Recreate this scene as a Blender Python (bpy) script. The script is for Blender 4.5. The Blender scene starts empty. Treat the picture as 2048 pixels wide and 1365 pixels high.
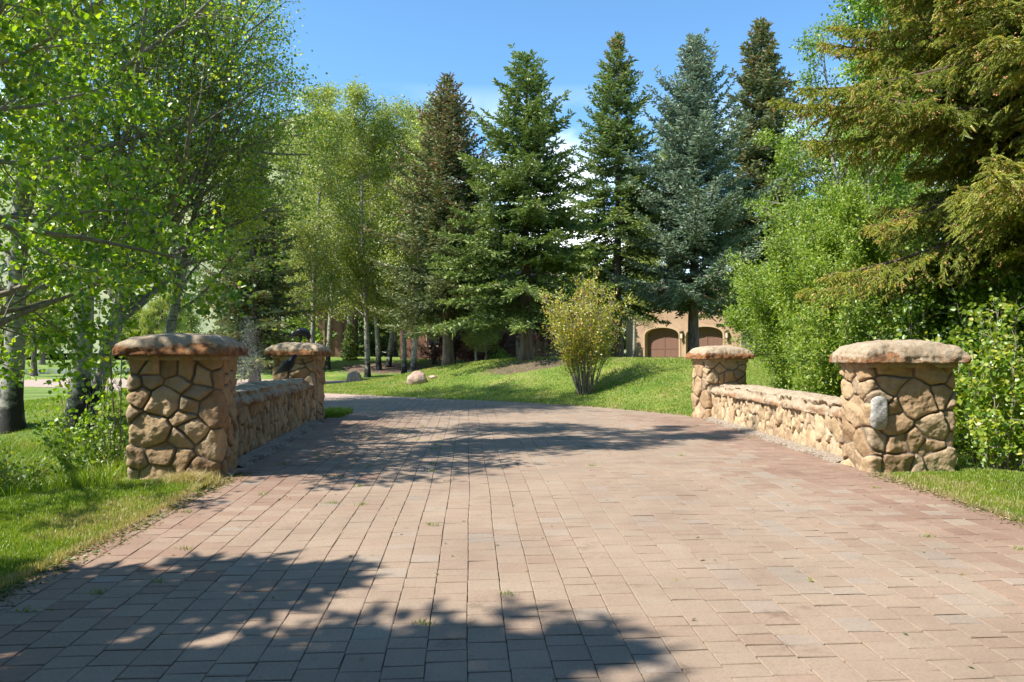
import bpy, math, random
import numpy as np
from mathutils import Vector, noise as mnoise
from mathutils.geometry import tessellate_polygon

C = bpy.context.scene
COL = C.collection
rad = math.radians

# ------------------------------------------------------------------ camera
F = 1500.0            # focal length in photo pixels (2048 wide)
EYE = 1.5
cam_d = bpy.data.cameras.new('camera')
cam_d.sensor_width = 36.0
cam_d.lens = F / 2048.0 * 36.0
cam_d.shift_y = 28.5 / 2048.0
cam_d.clip_start = 0.05
cam_d.clip_end = 5000.0
cam = bpy.data.objects.new('camera', cam_d)
cam.location = (0, 0, EYE)
cam.rotation_euler = (rad(90), 0, 0)
COL.objects.link(cam)
C.camera = cam

# ------------------------------------------------------------------ light
SUN_EL, SUN_AZ = rad(52.0), rad(-110.0)      # azimuth from +Y towards +X
sdir = Vector((math.sin(SUN_AZ) * math.cos(SUN_EL), math.cos(SUN_AZ) * math.cos(SUN_EL), math.sin(SUN_EL)))
sun_d = bpy.data.lights.new('sun', 'SUN')
sun_d.energy = 4.3
sun_d.angle = rad(0.5)
sun_d.color = (1.0, 0.945, 0.85)
sun = bpy.data.objects.new('sun', sun_d)
sun.rotation_euler = sdir.to_track_quat('Z', 'Y').to_euler()
sun.location = (-30, -5, 40)
COL.objects.link(sun)

world = bpy.data.worlds.new('World')
C.world = world
world.use_nodes = True
wn, wl = world.node_tree.nodes, world.node_tree.links
wn.clear()
w_out = wn.new('ShaderNodeOutputWorld')
w_bg = wn.new('ShaderNodeBackground')
w_bg.inputs['Strength'].default_value = 0.108
sky = wn.new('ShaderNodeTexSky')
sky.sky_type = 'NISHITA'
sky.sun_disc = False
sky.sun_elevation = SUN_EL
sky.sun_rotation = SUN_AZ
sky.altitude = 2400
sky.air_density = 1.0
sky.dust_density = 0.3
sky.ozone_density = 2.0
w_tc = wn.new('ShaderNodeTexCoord')
w_map = wn.new('ShaderNodeMapping')
w_map.inputs['Scale'].default_value = (1.0, 1.0, 2.2)
w_map.inputs['Location'].default_value = (2.3, 0.4, 0.1)
w_noise = wn.new('ShaderNodeTexNoise')
w_noise.inputs['Scale'].default_value = 4.6
w_noise.inputs['Detail'].default_value = 7
w_noise.inputs['Roughness'].default_value = 0.56
w_ramp = wn.new('ShaderNodeValToRGB')
w_ramp.color_ramp.elements[0].position = 0.43
w_ramp.color_ramp.elements[0].color = (0, 0, 0, 1)
w_ramp.color_ramp.elements[1].position = 0.60
w_ramp.color_ramp.elements[1].color = (1, 1, 1, 1)
w_sep = wn.new('ShaderNodeSeparateXYZ')
w_el = wn.new('ShaderNodeMapRange')
w_el.inputs['From Min'].default_value = 0.16
w_el.inputs['From Max'].default_value = 0.34
w_el.inputs['To Min'].default_value = 1.0
w_el.inputs['To Max'].default_value = 0.0
w_mul = wn.new('ShaderNodeMath'); w_mul.operation = 'MULTIPLY'
w_mix = wn.new('ShaderNodeMixRGB')
w_mix.inputs['Color2'].default_value = (11.5, 11.8, 12.2, 1)
w_tint = wn.new('ShaderNodeMixRGB'); w_tint.blend_type = 'MULTIPLY'
w_tint.inputs['Fac'].default_value = 1.0
w_tint.inputs['Color2'].default_value = (1.0, 1.36, 1.42, 1)
wl.new(w_tc.outputs['Generated'], w_map.inputs['Vector'])
wl.new(w_map.outputs['Vector'], w_noise.inputs['Vector'])
wl.new(w_noise.outputs['Fac'], w_ramp.inputs['Fac'])
wl.new(w_tc.outputs['Generated'], w_sep.inputs['Vector'])
wl.new(w_sep.outputs['Z'], w_el.inputs['Value'])
wl.new(w_ramp.outputs['Color'], w_mul.inputs[0])
wl.new(w_el.outputs['Result'], w_mul.inputs[1])
wl.new(w_mul.outputs['Value'], w_mix.inputs['Fac'])
wl.new(sky.outputs['Color'], w_tint.inputs['Color1'])
wl.new(w_tint.outputs['Color'], w_mix.inputs['Color1'])
wl.new(w_mix.outputs['Color'], w_bg.inputs['Color'])
wl.new(w_bg.outputs['Background'], w_out.inputs['Surface'])

C.view_settings.view_transform = 'Standard'
C.view_settings.look = 'None'
C.view_settings.exposure = 1.05
C.view_settings.gamma = 1.0
C.cycles.max_bounces = 8
C.cycles.diffuse_bounces = 5
C.cycles.transmission_bounces = 6
C.cycles.glossy_bounces = 2
C.cycles.caustics_reflective = False
C.cycles.caustics_refractive = False

# ------------------------------------------------------------------ helpers
def P(px, py, Y):
    return ((px - 1024.0) / F * Y, Y, EYE - (py - 711.0) / F * Y)

def sm(a, b, x):
    t = np.clip((np.asarray(x, float) - a) / (b - a), 0, 1)
    return t * t * (3 - 2 * t)

class MB:
    """collects arrays of vertices and faces and links them as one mesh object"""
    def __init__(s):
        s.v, s.f, s.t, s.m, s.n = [], [], [], [], 0
    def add(s, V, Fs, tint=0.5, mat=0):
        V = np.asarray(V, float).reshape(-1, 3)
        if not isinstance(Fs, (list, tuple)) or (len(Fs) and np.ndim(Fs[0]) < 2):
            Fs = [np.asarray(Fs)]
        for Fa in Fs:
            Fa = np.asarray(Fa, int)
            if Fa.ndim == 1: Fa = Fa.reshape(1, -1)
            s.f.append(Fa + s.n)
            s.t.append(np.broadcast_to(np.asarray(tint, float), (len(Fa),)) if np.ndim(tint) == 0 or len(np.asarray(tint)) == len(Fa) else np.repeat(tint, len(Fa) // len(tint)))
            s.m.append(np.full(len(Fa), mat))
        s.v.append(V); s.n += len(V)
    def inst(s, TV, TF, pos, R, scale, tint=None, mat=0):
        N = len(pos)
        if N == 0: return
        TV = np.asarray(TV, float); m = len(TV)
        sc = np.asarray(scale, float)
        if sc.ndim < 2: sc = np.broadcast_to(sc, (N,))[:, None] * np.ones(3)
        V = np.einsum('nij,nmj->nmi', R, TV[None] * sc[:, None, :]) + pos[:, None, :]
        tint = np.full(N, 0.5) if tint is None else np.asarray(tint)
        for Fa in TF:
            Fa = np.asarray(Fa, int)
            FF = (Fa[None] + (np.arange(N) * m)[:, None, None]).reshape(-1, Fa.shape[1])
            s.f.append(FF + s.n); s.t.append(np.repeat(tint, len(Fa))); s.m.append(np.full(len(FF), mat))
        s.v.append(V.reshape(-1, 3)); s.n += N * m
    def segs(s, p0, p1, r0, r1, k=4, tint=0.5, mat=0):
        p0 = np.asarray(p0, float).reshape(-1, 3); p1 = np.asarray(p1, float).reshape(-1, 3)
        N = len(p0)
        if N == 0: return
        r0 = np.broadcast_to(r0, (N,)); r1 = np.broadcast_to(r1, (N,))
        d = p1 - p0; L = np.linalg.norm(d, axis=1, keepdims=True) + 1e-9; d = d / L
        a, b = perp(d)
        an = np.arange(k) * 2 * math.pi / k
        ring = a[:, None] * np.cos(an)[None, :, None] + b[:, None] * np.sin(an)[None, :, None]
        V = np.concatenate([p0[:, None] + ring * r0[:, None, None], p1[:, None] + ring * r1[:, None, None]], 1)
        i = np.arange(k); j = (i + 1) % k
        Fa = np.stack([i, j, j + k, i + k], 1)
        FF = (Fa[None] + (np.arange(N) * 2 * k)[:, None, None]).reshape(-1, 4)
        s.f.append(FF + s.n)
        s.t.append(np.repeat(np.broadcast_to(tint, (N,)), k)); s.m.append(np.full(len(FF), mat))
        s.v.append(V.reshape(-1, 3)); s.n += N * 2 * k
    def tube(s, pts, radii, k=8, tint=0.5, mat=0, caps=True, ell=None):
        pts = np.asarray(pts, float); n = len(pts); radii = np.broadcast_to(radii, (n,))
        d = np.gradient(pts, axis=0); d /= np.linalg.norm(d, axis=1, keepdims=True) + 1e-9
        ref = np.array([0.13, 0.97, 0.21]) if abs(d[0][2]) > 0.7 else np.array([0, 0, 1.0])
        a = np.cross(d, ref); a /= np.linalg.norm(a, axis=1, keepdims=True) + 1e-9
        b = np.cross(d, a)
        an = np.arange(k) * 2 * math.pi / k
        ea, eb = (1, 1) if ell is None else ell
        V = pts[:, None] + (a[:, None] * np.cos(an)[None, :, None] * ea + b[:, None] * np.sin(an)[None, :, None] * eb) * radii[:, None, None]
        Fs = []
        i = np.arange(k); j = (i + 1) % k
        for q in range(n - 1):
            Fs.append(np.stack([i + q * k, j + q * k, j + (q + 1) * k, i + (q + 1) * k], 1))
        Fs = [np.concatenate(Fs)]
        if caps:
            Fs += [np.arange(k)[::-1].reshape(1, -1), (np.arange(k) + (n - 1) * k).reshape(1, -1)]
        s.add(V.reshape(-1, 3), Fs, tint, mat)
    def box(s, x0, x1, y0, y1, z0, z1, tint=0.5, mat=0, M=None):
        V = np.array([[x, y, z] for x in (x0, x1) for y in (y0, y1) for z in (z0, z1)], float)
        if M is not None: V = V @ M[0].T + M[1]
        s.add(V, [[[0, 1, 3, 2], [4, 6, 7, 5], [0, 4, 5, 1], [2, 3, 7, 6], [0, 2, 6, 4], [1, 5, 7, 3]]], tint, mat)
    def build(s, name, mats, parent=None, smooth=False, pattr=None, loc=None, fattr=None):
        me = bpy.data.meshes.new(name)
        V = np.concatenate(s.v)
        tot = sum(f.shape[0] for f in s.f); nl = sum(f.size for f in s.f)
        me.vertices.add(len(V)); me.vertices.foreach_set('co', V.astype(np.float32).ravel())
        me.loops.add(nl); me.loops.foreach_set('vertex_index', np.concatenate([f.ravel() for f in s.f]).astype(np.int32))
        sizes = np.concatenate([np.full(f.shape[0], f.shape[1]) for f in s.f])
        st = np.concatenate([[0], np.cumsum(sizes)[:-1]])
        me.polygons.add(tot)
        me.polygons.foreach_set('loop_start', st.astype(np.int32))
        try: me.polygons.foreach_set('loop_total', sizes.astype(np.int32))
        except Exception: pass
        me.polygons.foreach_set('material_index', np.concatenate(s.m).astype(np.int32))
        me.polygons.foreach_set('use_smooth', np.full(tot, bool(smooth)))
        me.update(calc_edges=True)
        at = me.attributes.new('tint', 'FLOAT', 'FACE')
        at.data.foreach_set('value', np.concatenate(s.t).astype(np.float32))
        for k_, arr in (pattr or {}).items():
            a2 = me.attributes.new(k_, 'FLOAT', 'POINT'); a2.data.foreach_set('value', np.asarray(arr, np.float32))
        for m in (mats if isinstance(mats, (list, tuple)) else [mats]): me.materials.append(m)
        o = bpy.data.objects.new(name, me); COL.objects.link(o)
        if loc is not None: o.location = loc
        if parent is not None: o.parent = parent
        return o

def perp(d):
    ref = np.where(np.abs(d[:, 2:3]) > 0.9, np.array([[1.0, 0, 0]]), np.array([[0, 0, 1.0]]))
    a = np.cross(d, ref); a /= np.linalg.norm(a, axis=1, keepdims=True) + 1e-9
    return a, np.cross(d, a)

def frames(d, roll):
    """rotation matrices whose local Y runs along d, rolled about it"""
    d = d / (np.linalg.norm(d, axis=1, keepdims=True) + 1e-9)
    a, b = perp(d)
    c, s_ = np.cos(roll)[:, None], np.sin(roll)[:, None]
    x = a * c + b * s_
    z = np.cross(x, d)
    return np.stack([x, d, z], 2)

def frames_up(d, rng, spread=0.75, up=(-0.45, -0.35, 0.9)):
    """leaf frames: local Y along d, local Z turned towards the light with some scatter"""
    d = d / (np.linalg.norm(d, axis=1, keepdims=True) + 1e-9)
    n = np.array(up)[None] + rng.normal(0, spread, d.shape)
    z = n - d * (n * d).sum(1, keepdims=True); z /= np.linalg.norm(z, axis=1, keepdims=True) + 1e-9
    x = np.cross(d, z)
    return np.stack([x, d, z], 2)

def tag(o, label=None, cat=None, group=None, kind=None):
    if label: o['label'] = label
    if cat: o['category'] = cat
    if group: o['group'] = group
    if kind: o['kind'] = kind
    return o

def empty(name, loc, rz=0.0, label=None, cat=None, group=None, kind=None):
    o = bpy.data.objects.new(name, None); COL.objects.link(o)
    o.location = loc; o.rotation_euler = (0, 0, rz); o.empty_display_size = 0.3
    return tag(o, label, cat, group, kind)

def dup(root, loc, rz, scale, label, group=None):
    r = root.copy(); COL.objects.link(r)
    r.location = loc; r.rotation_euler = (0, 0, rz); r.scale = scale if hasattr(scale, '__len__') else (scale,) * 3
    r['label'] = label
    if group: r['group'] = group
    for ch in list(root.children):
        c = ch.copy(); COL.objects.link(c); c.parent = r
        for g in list(ch.children):
            d = g.copy(); COL.objects.link(d); d.parent = c
    return r

# ------------------------------------------------------------------ materials
def new_mat(name):
    m = bpy.data.materials.new(name); m.use_nodes = True
    n = m.node_tree.nodes; n.clear()
    return m, n, m.node_tree.links, n.new('ShaderNodeOutputMaterial')

def ramp(n, stops):
    r = n.new('ShaderNodeValToRGB'); cr = r.color_ramp
    while len(cr.elements) < len(stops): cr.elements.new(0.5)
    for e, (p, c) in zip(cr.elements, stops):
        e.position = p; e.color = (*c, 1)
    return r

def attr(n, name='tint'):
    a = n.new('ShaderNodeAttribute'); a.attribute_name = name
    return a

def noise_n(n, l, scale, detail=4, rough=0.55, vec=None, stretch=None, coord='Object'):
    tc = n.new('ShaderNodeTexCoord'); t = n.new('ShaderNodeTexNoise')
    t.inputs['Scale'].default_value = scale; t.inputs['Detail'].default_value = detail; t.inputs['Roughness'].default_value = rough
    if stretch:
        mp = n.new('ShaderNodeMapping'); mp.inputs['Scale'].default_value = stretch
        l.new(tc.outputs[coord], mp.inputs['Vector']); l.new(mp.outputs['Vector'], t.inputs['Vector'])
    else: l.new(tc.outputs[coord], t.inputs['Vector'])
    return t

def leaf_mat(name, stops, transl=0.42, gloss=0.06, rough=0.45, tscale=(1.25, 1.35, 0.6)):
    m, n, l, out = new_mat(name)
    a = attr(n); r = ramp(n, stops); l.new(a.outputs['Fac'], r.inputs['Fac'])
    d = n.new('ShaderNodeBsdfDiffuse'); t = n.new('ShaderNodeBsdfTranslucent'); g = n.new('ShaderNodeBsdfGlossy')
    g.inputs['Roughness'].default_value = rough
    g.inputs['Color'].default_value = (0.9, 0.95, 0.9, 1)
    tm = n.new('ShaderNodeMixRGB'); tm.blend_type = 'MULTIPLY'; tm.inputs['Fac'].default_value = 1
    tm.inputs['Color2'].default_value = (*tscale, 1)
    l.new(r.outputs['Color'], d.inputs['Color']); l.new(r.outputs['Color'], tm.inputs['Color1']); l.new(tm.outputs['Color'], t.inputs['Color'])
    m1 = n.new('ShaderNodeMixShader'); m1.inputs['Fac'].default_value = transl
    l.new(d.outputs[0], m1.inputs[1]); l.new(t.outputs[0], m1.inputs[2])
    m2 = n.new('ShaderNodeMixShader'); m2.inputs['Fac'].default_value = gloss
    l.new(m1.outputs[0], m2.inputs[1]); l.new(g.outputs[0], m2.inputs[2])
    l.new(m2.outputs[0], out.inputs['Surface'])
    return m

def pbr(name, color=(0.5, 0.5, 0.5), rough=0.8, stops=None, nscale=6, ndetail=6, bump=0.0, bscale=60, stretch=None, metallic=0.0, bdist=0.01):
    m, n, l, out = new_mat(name)
    b = n.new('ShaderNodeBsdfPrincipled'); b.inputs['Roughness'].default_value = rough
    b.inputs['Metallic'].default_value = metallic
    b.inputs['Base Color'].default_value = (*color, 1)
    if stops:
        t = noise_n(n, l, nscale, ndetail, 0.6, stretch=stretch)
        r = ramp(n, stops); l.new(t.outputs['Fac'], r.inputs['Fac']); l.new(r.outputs['Color'], b.inputs['Base Color'])
    if bump:
        t2 = noise_n(n, l, bscale, 5, 0.6, stretch=stretch)
        bp = n.new('ShaderNodeBump'); bp.inputs['Strength'].default_value = bump; bp.inputs['Distance'].default_value = bdist
        l.new(t2.outputs['Fac'], bp.inputs['Height']); l.new(bp.outputs['Normal'], b.inputs['Normal'])
    l.new(b.outputs[0], out.inputs['Surface'])
    return m

M = {}
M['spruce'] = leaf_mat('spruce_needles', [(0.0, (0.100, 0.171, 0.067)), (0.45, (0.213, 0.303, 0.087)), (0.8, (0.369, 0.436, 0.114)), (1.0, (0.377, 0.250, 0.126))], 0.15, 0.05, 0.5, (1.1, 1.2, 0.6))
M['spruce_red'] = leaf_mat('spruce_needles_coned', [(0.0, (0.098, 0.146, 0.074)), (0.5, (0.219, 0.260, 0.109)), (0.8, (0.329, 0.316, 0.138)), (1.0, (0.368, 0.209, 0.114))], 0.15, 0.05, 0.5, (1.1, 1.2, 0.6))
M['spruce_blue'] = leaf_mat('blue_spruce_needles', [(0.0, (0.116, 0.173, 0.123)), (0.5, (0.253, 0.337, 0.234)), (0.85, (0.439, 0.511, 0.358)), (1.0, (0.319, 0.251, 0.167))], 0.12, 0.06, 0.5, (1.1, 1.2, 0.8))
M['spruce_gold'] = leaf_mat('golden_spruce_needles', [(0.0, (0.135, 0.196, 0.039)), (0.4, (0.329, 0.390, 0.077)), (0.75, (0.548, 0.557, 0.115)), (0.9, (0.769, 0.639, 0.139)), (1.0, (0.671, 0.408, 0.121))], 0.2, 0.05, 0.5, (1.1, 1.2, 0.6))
M['cone'] = pbr('pollen_cone', stops=[(0.3, (0.42, 0.20, 0.075)), (0.7, (0.60, 0.33, 0.15))], rough=0.8, nscale=30)
M['aspen_leaf'] = leaf_mat('aspen_leaf', [(0.0, (0.088, 0.186, 0.014)), (0.4, (0.217, 0.362, 0.019)), (0.75, (0.434, 0.548, 0.025)), (0.93, (0.486, 0.550, 0.039)), (1.0, (0.695, 0.574, 0.055))], 0.5, 0.07, 0.4)
M['aspen_far'] = leaf_mat('far_aspen_leaf', [(0.0, (0.139, 0.187, 0.032)), (0.5, (0.285, 0.335, 0.060)), (0.85, (0.450, 0.452, 0.093)), (1.0, (0.666, 0.528, 0.151))], 0.42, 0.06, 0.5)
M['green_leaf'] = leaf_mat('cottonwood_leaf', [(0.0, (0.089, 0.171, 0.017)), (0.5, (0.200, 0.325, 0.028)), (0.85, (0.355, 0.449, 0.044)), (1.0, (0.556, 0.525, 0.065))], 0.5, 0.06, 0.45)
M['willow_leaf'] = leaf_mat('willow_leaf', [(0.0, (0.102, 0.179, 0.021)), (0.5, (0.233, 0.344, 0.040)), (0.85, (0.388, 0.464, 0.067)), (1.0, (0.609, 0.569, 0.134))], 0.45, 0.03, 0.5)
M['yellow_leaf'] = leaf_mat('yellow_shrub_leaf', [(0.0, (0.172, 0.263, 0.022)), (0.4, (0.343, 0.419, 0.033)), (0.75, (0.618, 0.510, 0.055)), (1.0, (0.687, 0.341, 0.055))], 0.45, 0.06)
M['gold_leaf'] = leaf_mat('pale_gold_leaf', [(0.0, (0.204, 0.240, 0.040)), (0.5, (0.360, 0.384, 0.070)), (1.0, (0.540, 0.504, 0.120))], 0.45, 0.04)
M['purple_leaf'] = leaf_mat('purple_leaf', [(0.0, (0.047, 0.013, 0.019)), (0.6, (0.140, 0.033, 0.046)), (1.0, (0.250, 0.078, 0.078))], 0.35, 0.08)
M['hill_leaf'] = leaf_mat('hillside_leaf', [(0.0, (0.06, 0.09, 0.06)), (0.5, (0.14, 0.18, 0.10)), (1.0, (0.22, 0.25, 0.14))], 0.2, 0.0)
M['grass'] = leaf_mat('grass_blade', [(0.0, (0.089, 0.165, 0.011)), (0.5, (0.217, 0.322, 0.019)), (0.8, (0.323, 0.377, 0.038)), (0.92, (0.475, 0.377, 0.190)), (1.0, (0.570, 0.451, 0.285))], 0.4, 0.05)
M['bark'] = pbr('spruce_bark', stops=[(0.3, (0.09, 0.065, 0.05)), (0.6, (0.20, 0.155, 0.125)), (0.8, (0.30, 0.25, 0.21))], rough=0.95, nscale=9, bump=0.8, bscale=22, stretch=(1, 1, 0.25), bdist=0.03)
M['twig'] = pbr('pale_twig', stops=[(0.35, (0.20, 0.165, 0.13)), (0.7, (0.42, 0.37, 0.30))], rough=0.85, nscale=12)
M['stem'] = pbr('grey_stem', stops=[(0.35, (0.14, 0.12, 0.10)), (0.7, (0.34, 0.31, 0.27))], rough=0.85, nscale=12)
M['branch_brown'] = pbr('brown_branch', stops=[(0.35, (0.10, 0.06, 0.04)), (0.7, (0.26, 0.17, 0.12))], rough=0.9, nscale=14, bump=0.5, bscale=40)

def aspen_bark():
    m, n, l, out = new_mat('aspen_bark')
    b = n.new('ShaderNodeBsdfPrincipled'); b.inputs['Roughness'].default_value = 0.75
    t1 = noise_n(n, l, 3.0, 6, 0.65, stretch=(1.5, 1.5, 4.5))
    r1 = ramp(n, [(0.48, (0.36, 0.34, 0.28)), (0.58, (0.20, 0.19, 0.155)), (0.68, (0.02, 0.018, 0.016))])
    t3 = noise_n(n, l, 1.3, 5, 0.7, stretch=(1, 1, 0.8))
    tc = n.new('ShaderNodeTexCoord'); sp = n.new('ShaderNodeSeparateXYZ'); l.new(tc.outputs['Object'], sp.inputs[0])
    mr = n.new('ShaderNodeMapRange'); mr.inputs['From Min'].default_value = 0.2; mr.inputs['From Max'].default_value = 3.2
    mr.inputs['To Min'].default_value = 0.16; mr.inputs['To Max'].default_value = -0.16
    l.new(sp.outputs['Z'], mr.inputs['Value'])
    ad = n.new('ShaderNodeMath'); ad.operation = 'ADD'; l.new(t3.outputs['Fac'], ad.inputs[0]); l.new(mr.outputs[0], ad.inputs[1])
    r2 = ramp(n, [(0.50, (0, 0, 0)), (0.60, (1, 1, 1))]); l.new(ad.outputs[0], r2.inputs['Fac'])
    mx = n.new('ShaderNodeMixRGB'); l.new(r2.outputs['Color'], mx.inputs['Fac']); l.new(t1.outputs['Fac'], r1.inputs['Fac'])
    l.new(r1.outputs['Color'], mx.inputs['Color1']); mx.inputs['Color2'].default_value = (0.022, 0.019, 0.016, 1)
    l.new(mx.outputs['Color'], b.inputs['Base Color'])
    bp = n.new('ShaderNodeBump'); bp.inputs['Strength'].default_value = 0.6; bp.inputs['Distance'].default_value = 0.02
    t4 = noise_n(n, l, 14, 5, 0.6, stretch=(1, 1, 0.6)); l.new(t4.outputs['Fac'], bp.inputs['Height']); l.new(bp.outputs[0], b.inputs['Normal'])
    l.new(b.outputs[0], out.inputs['Surface'])
    return m
M['aspen_bark'] = aspen_bark()

def stone_mat(name, base_stops, mortar=(0.15, 0.118, 0.086)):
    m, n, l, out = new_mat(name)
    b = n.new('ShaderNodeBsdfPrincipled'); b.inputs['Roughness'].default_value = 0.92
    sid = attr(n, 'stone_id'); r = ramp(n, base_stops); l.new(sid.outputs['Fac'], r.inputs['Fac'])
    t = noise_n(n, l, 5.5, 8, 0.68)
    r2 = ramp(n, [(0.28, (0.66, 0.60, 0.54)), (0.5, (1, 1, 1)), (0.75, (1.16, 1.14, 1.08))])
    l.new(t.outputs['Fac'], r2.inputs['Fac'])
    mu = n.new('ShaderNodeMixRGB'); mu.blend_type = 'MULTIPLY'; mu.inputs['Fac'].default_value = 0.9
    l.new(r.outputs['Color'], mu.inputs['Color1']); l.new(r2.outputs['Color'], mu.inputs['Color2'])
    # iron staining in patches
    t5 = noise_n(n, l, 2.3, 6, 0.7); r5 = ramp(n, [(0.56, (0, 0, 0)), (0.70, (0.6, 0.6, 0.6))]); l.new(t5.outputs['Fac'], r5.inputs['Fac'])
    mi = n.new('ShaderNodeMixRGB'); l.new(r5.outputs['Color'], mi.inputs['Fac']); l.new(mu.outputs['Color'], mi.inputs['Color1']); mi.inputs['Color2'].default_value = (0.34, 0.19, 0.085, 1)
    ma = attr(n, 'mortar'); mx = n.new('ShaderNodeMixRGB'); l.new(ma.outputs['Fac'], mx.inputs['Fac'])
    l.new(mi.outputs['Color'], mx.inputs['Color1']); mx.inputs['Color2'].default_value = (*mortar, 1)
    l.new(mx.outputs['Color'], b.inputs['Base Color'])
    t3 = noise_n(n, l, 26, 8, 0.72); bp = n.new('ShaderNodeBump'); bp.inputs['Strength'].default_value = 0.9; bp.inputs['Distance'].default_value = 0.016
    l.new(t3.outputs['Fac'], bp.inputs['Height']); l.new(bp.outputs[0], b.inputs['Normal'])
    l.new(b.outputs[0], out.inputs['Surface'])
    return m
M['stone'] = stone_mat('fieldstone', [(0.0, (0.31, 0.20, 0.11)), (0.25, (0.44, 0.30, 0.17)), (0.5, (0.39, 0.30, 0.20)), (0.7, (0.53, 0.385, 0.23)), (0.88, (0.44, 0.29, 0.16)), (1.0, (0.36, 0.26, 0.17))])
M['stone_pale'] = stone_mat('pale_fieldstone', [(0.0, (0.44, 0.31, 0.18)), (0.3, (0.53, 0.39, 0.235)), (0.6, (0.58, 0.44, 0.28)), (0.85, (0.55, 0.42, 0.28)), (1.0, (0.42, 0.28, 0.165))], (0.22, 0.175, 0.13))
M['granite'] = pbr('granite', stops=[(0.35, (0.27, 0.26, 0.24)), (0.65, (0.50, 0.48, 0.45))], rough=0.9, nscale=40, bump=0.7, bscale=25, bdist=0.02)

def cap_mat(name, rust=1.0, lo=1.0, hi=1.4):
    m, n, l, out = new_mat(name)
    b = n.new('ShaderNodeBsdfPrincipled'); b.inputs['Roughness'].default_value = 0.95
    t = noise_n(n, l, 7, 8, 0.7)
    r = ramp(n, [(0.28, (0.25, 0.175, 0.11)), (0.45, (0.42, 0.32, 0.215)), (0.6, (0.50, 0.40, 0.28)), (0.75, (0.55, 0.46, 0.34))]); l.new(t.outputs['Fac'], r.inputs['Fac'])
    t2 = noise_n(n, l, 4.2, 8, 0.72, stretch=(1, 1, 2.2))
    r2 = ramp(n, [(0.30, (0.06, 0.028, 0.014)), (0.42, (0.20, 0.085, 0.035)), (0.52, (0.36, 0.155, 0.055)), (0.60, (0.30, 0.18, 0.09)), (0.70, (0.42, 0.31, 0.19))]); l.new(t2.outputs['Fac'], r2.inputs['Fac'])
    g = attr(n, 'rust')
    t3 = noise_n(n, l, 9, 7, 0.7)
    ad = n.new('ShaderNodeMath'); ad.operation = 'MULTIPLY_ADD'; l.new(t3.outputs['Fac'], ad.inputs[0]); ad.inputs[1].default_value = 2.2; l.new(g.outputs['Fac'], ad.inputs[2])
    r3 = ramp(n, [(0.0, (0, 0, 0)), (1.0, (1, 1, 1))])
    mr = n.new('ShaderNodeMapRange'); mr.inputs['From Min'].default_value = lo; mr.inputs['From Max'].default_value = hi; mr.inputs['To Max'].default_value = rust
    l.new(ad.outputs[0], mr.inputs['Value'])
    mx = n.new('ShaderNodeMixRGB'); l.new(mr.outputs[0], mx.inputs['Fac']); l.new(r.outputs['Color'], mx.inputs['Color1']); l.new(r2.outputs['Color'], mx.inputs['Color2'])
    # pitted dark lichen specks
    t6 = noise_n(n, l, 45, 4, 0.7); r6 = ramp(n, [(0.33, (0.45, 0.42, 0.38)), (0.45, (1, 1, 1))]); l.new(t6.outputs['Fac'], r6.inputs['Fac'])
    mm = n.new('ShaderNodeMixRGB'); mm.blend_type = 'MULTIPLY'; mm.inputs['Fac'].default_value = 0.8; l.new(mx.outputs['Color'], mm.inputs['Color1']); l.new(r6.outputs['Color'], mm.inputs['Color2'])
    l.new(mm.outputs['Color'], b.inputs['Base Color'])
    t4 = noise_n(n, l, 22, 8, 0.75); bp = n.new('ShaderNodeBump'); bp.inputs['Strength'].default_value = 1.0; bp.inputs['Distance'].default_value = 0.03
    l.new(t4.outputs['Fac'], bp.inputs['Height']); l.new(bp.outputs[0], b.inputs['Normal'])
    l.new(b.outputs[0], out.inputs['Surface'])
    return m
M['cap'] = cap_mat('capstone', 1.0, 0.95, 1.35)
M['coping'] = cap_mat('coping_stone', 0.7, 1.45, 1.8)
M['cap_pale'] = cap_mat('pale_capstone', 0.9, 1.45, 1.65)

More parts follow.
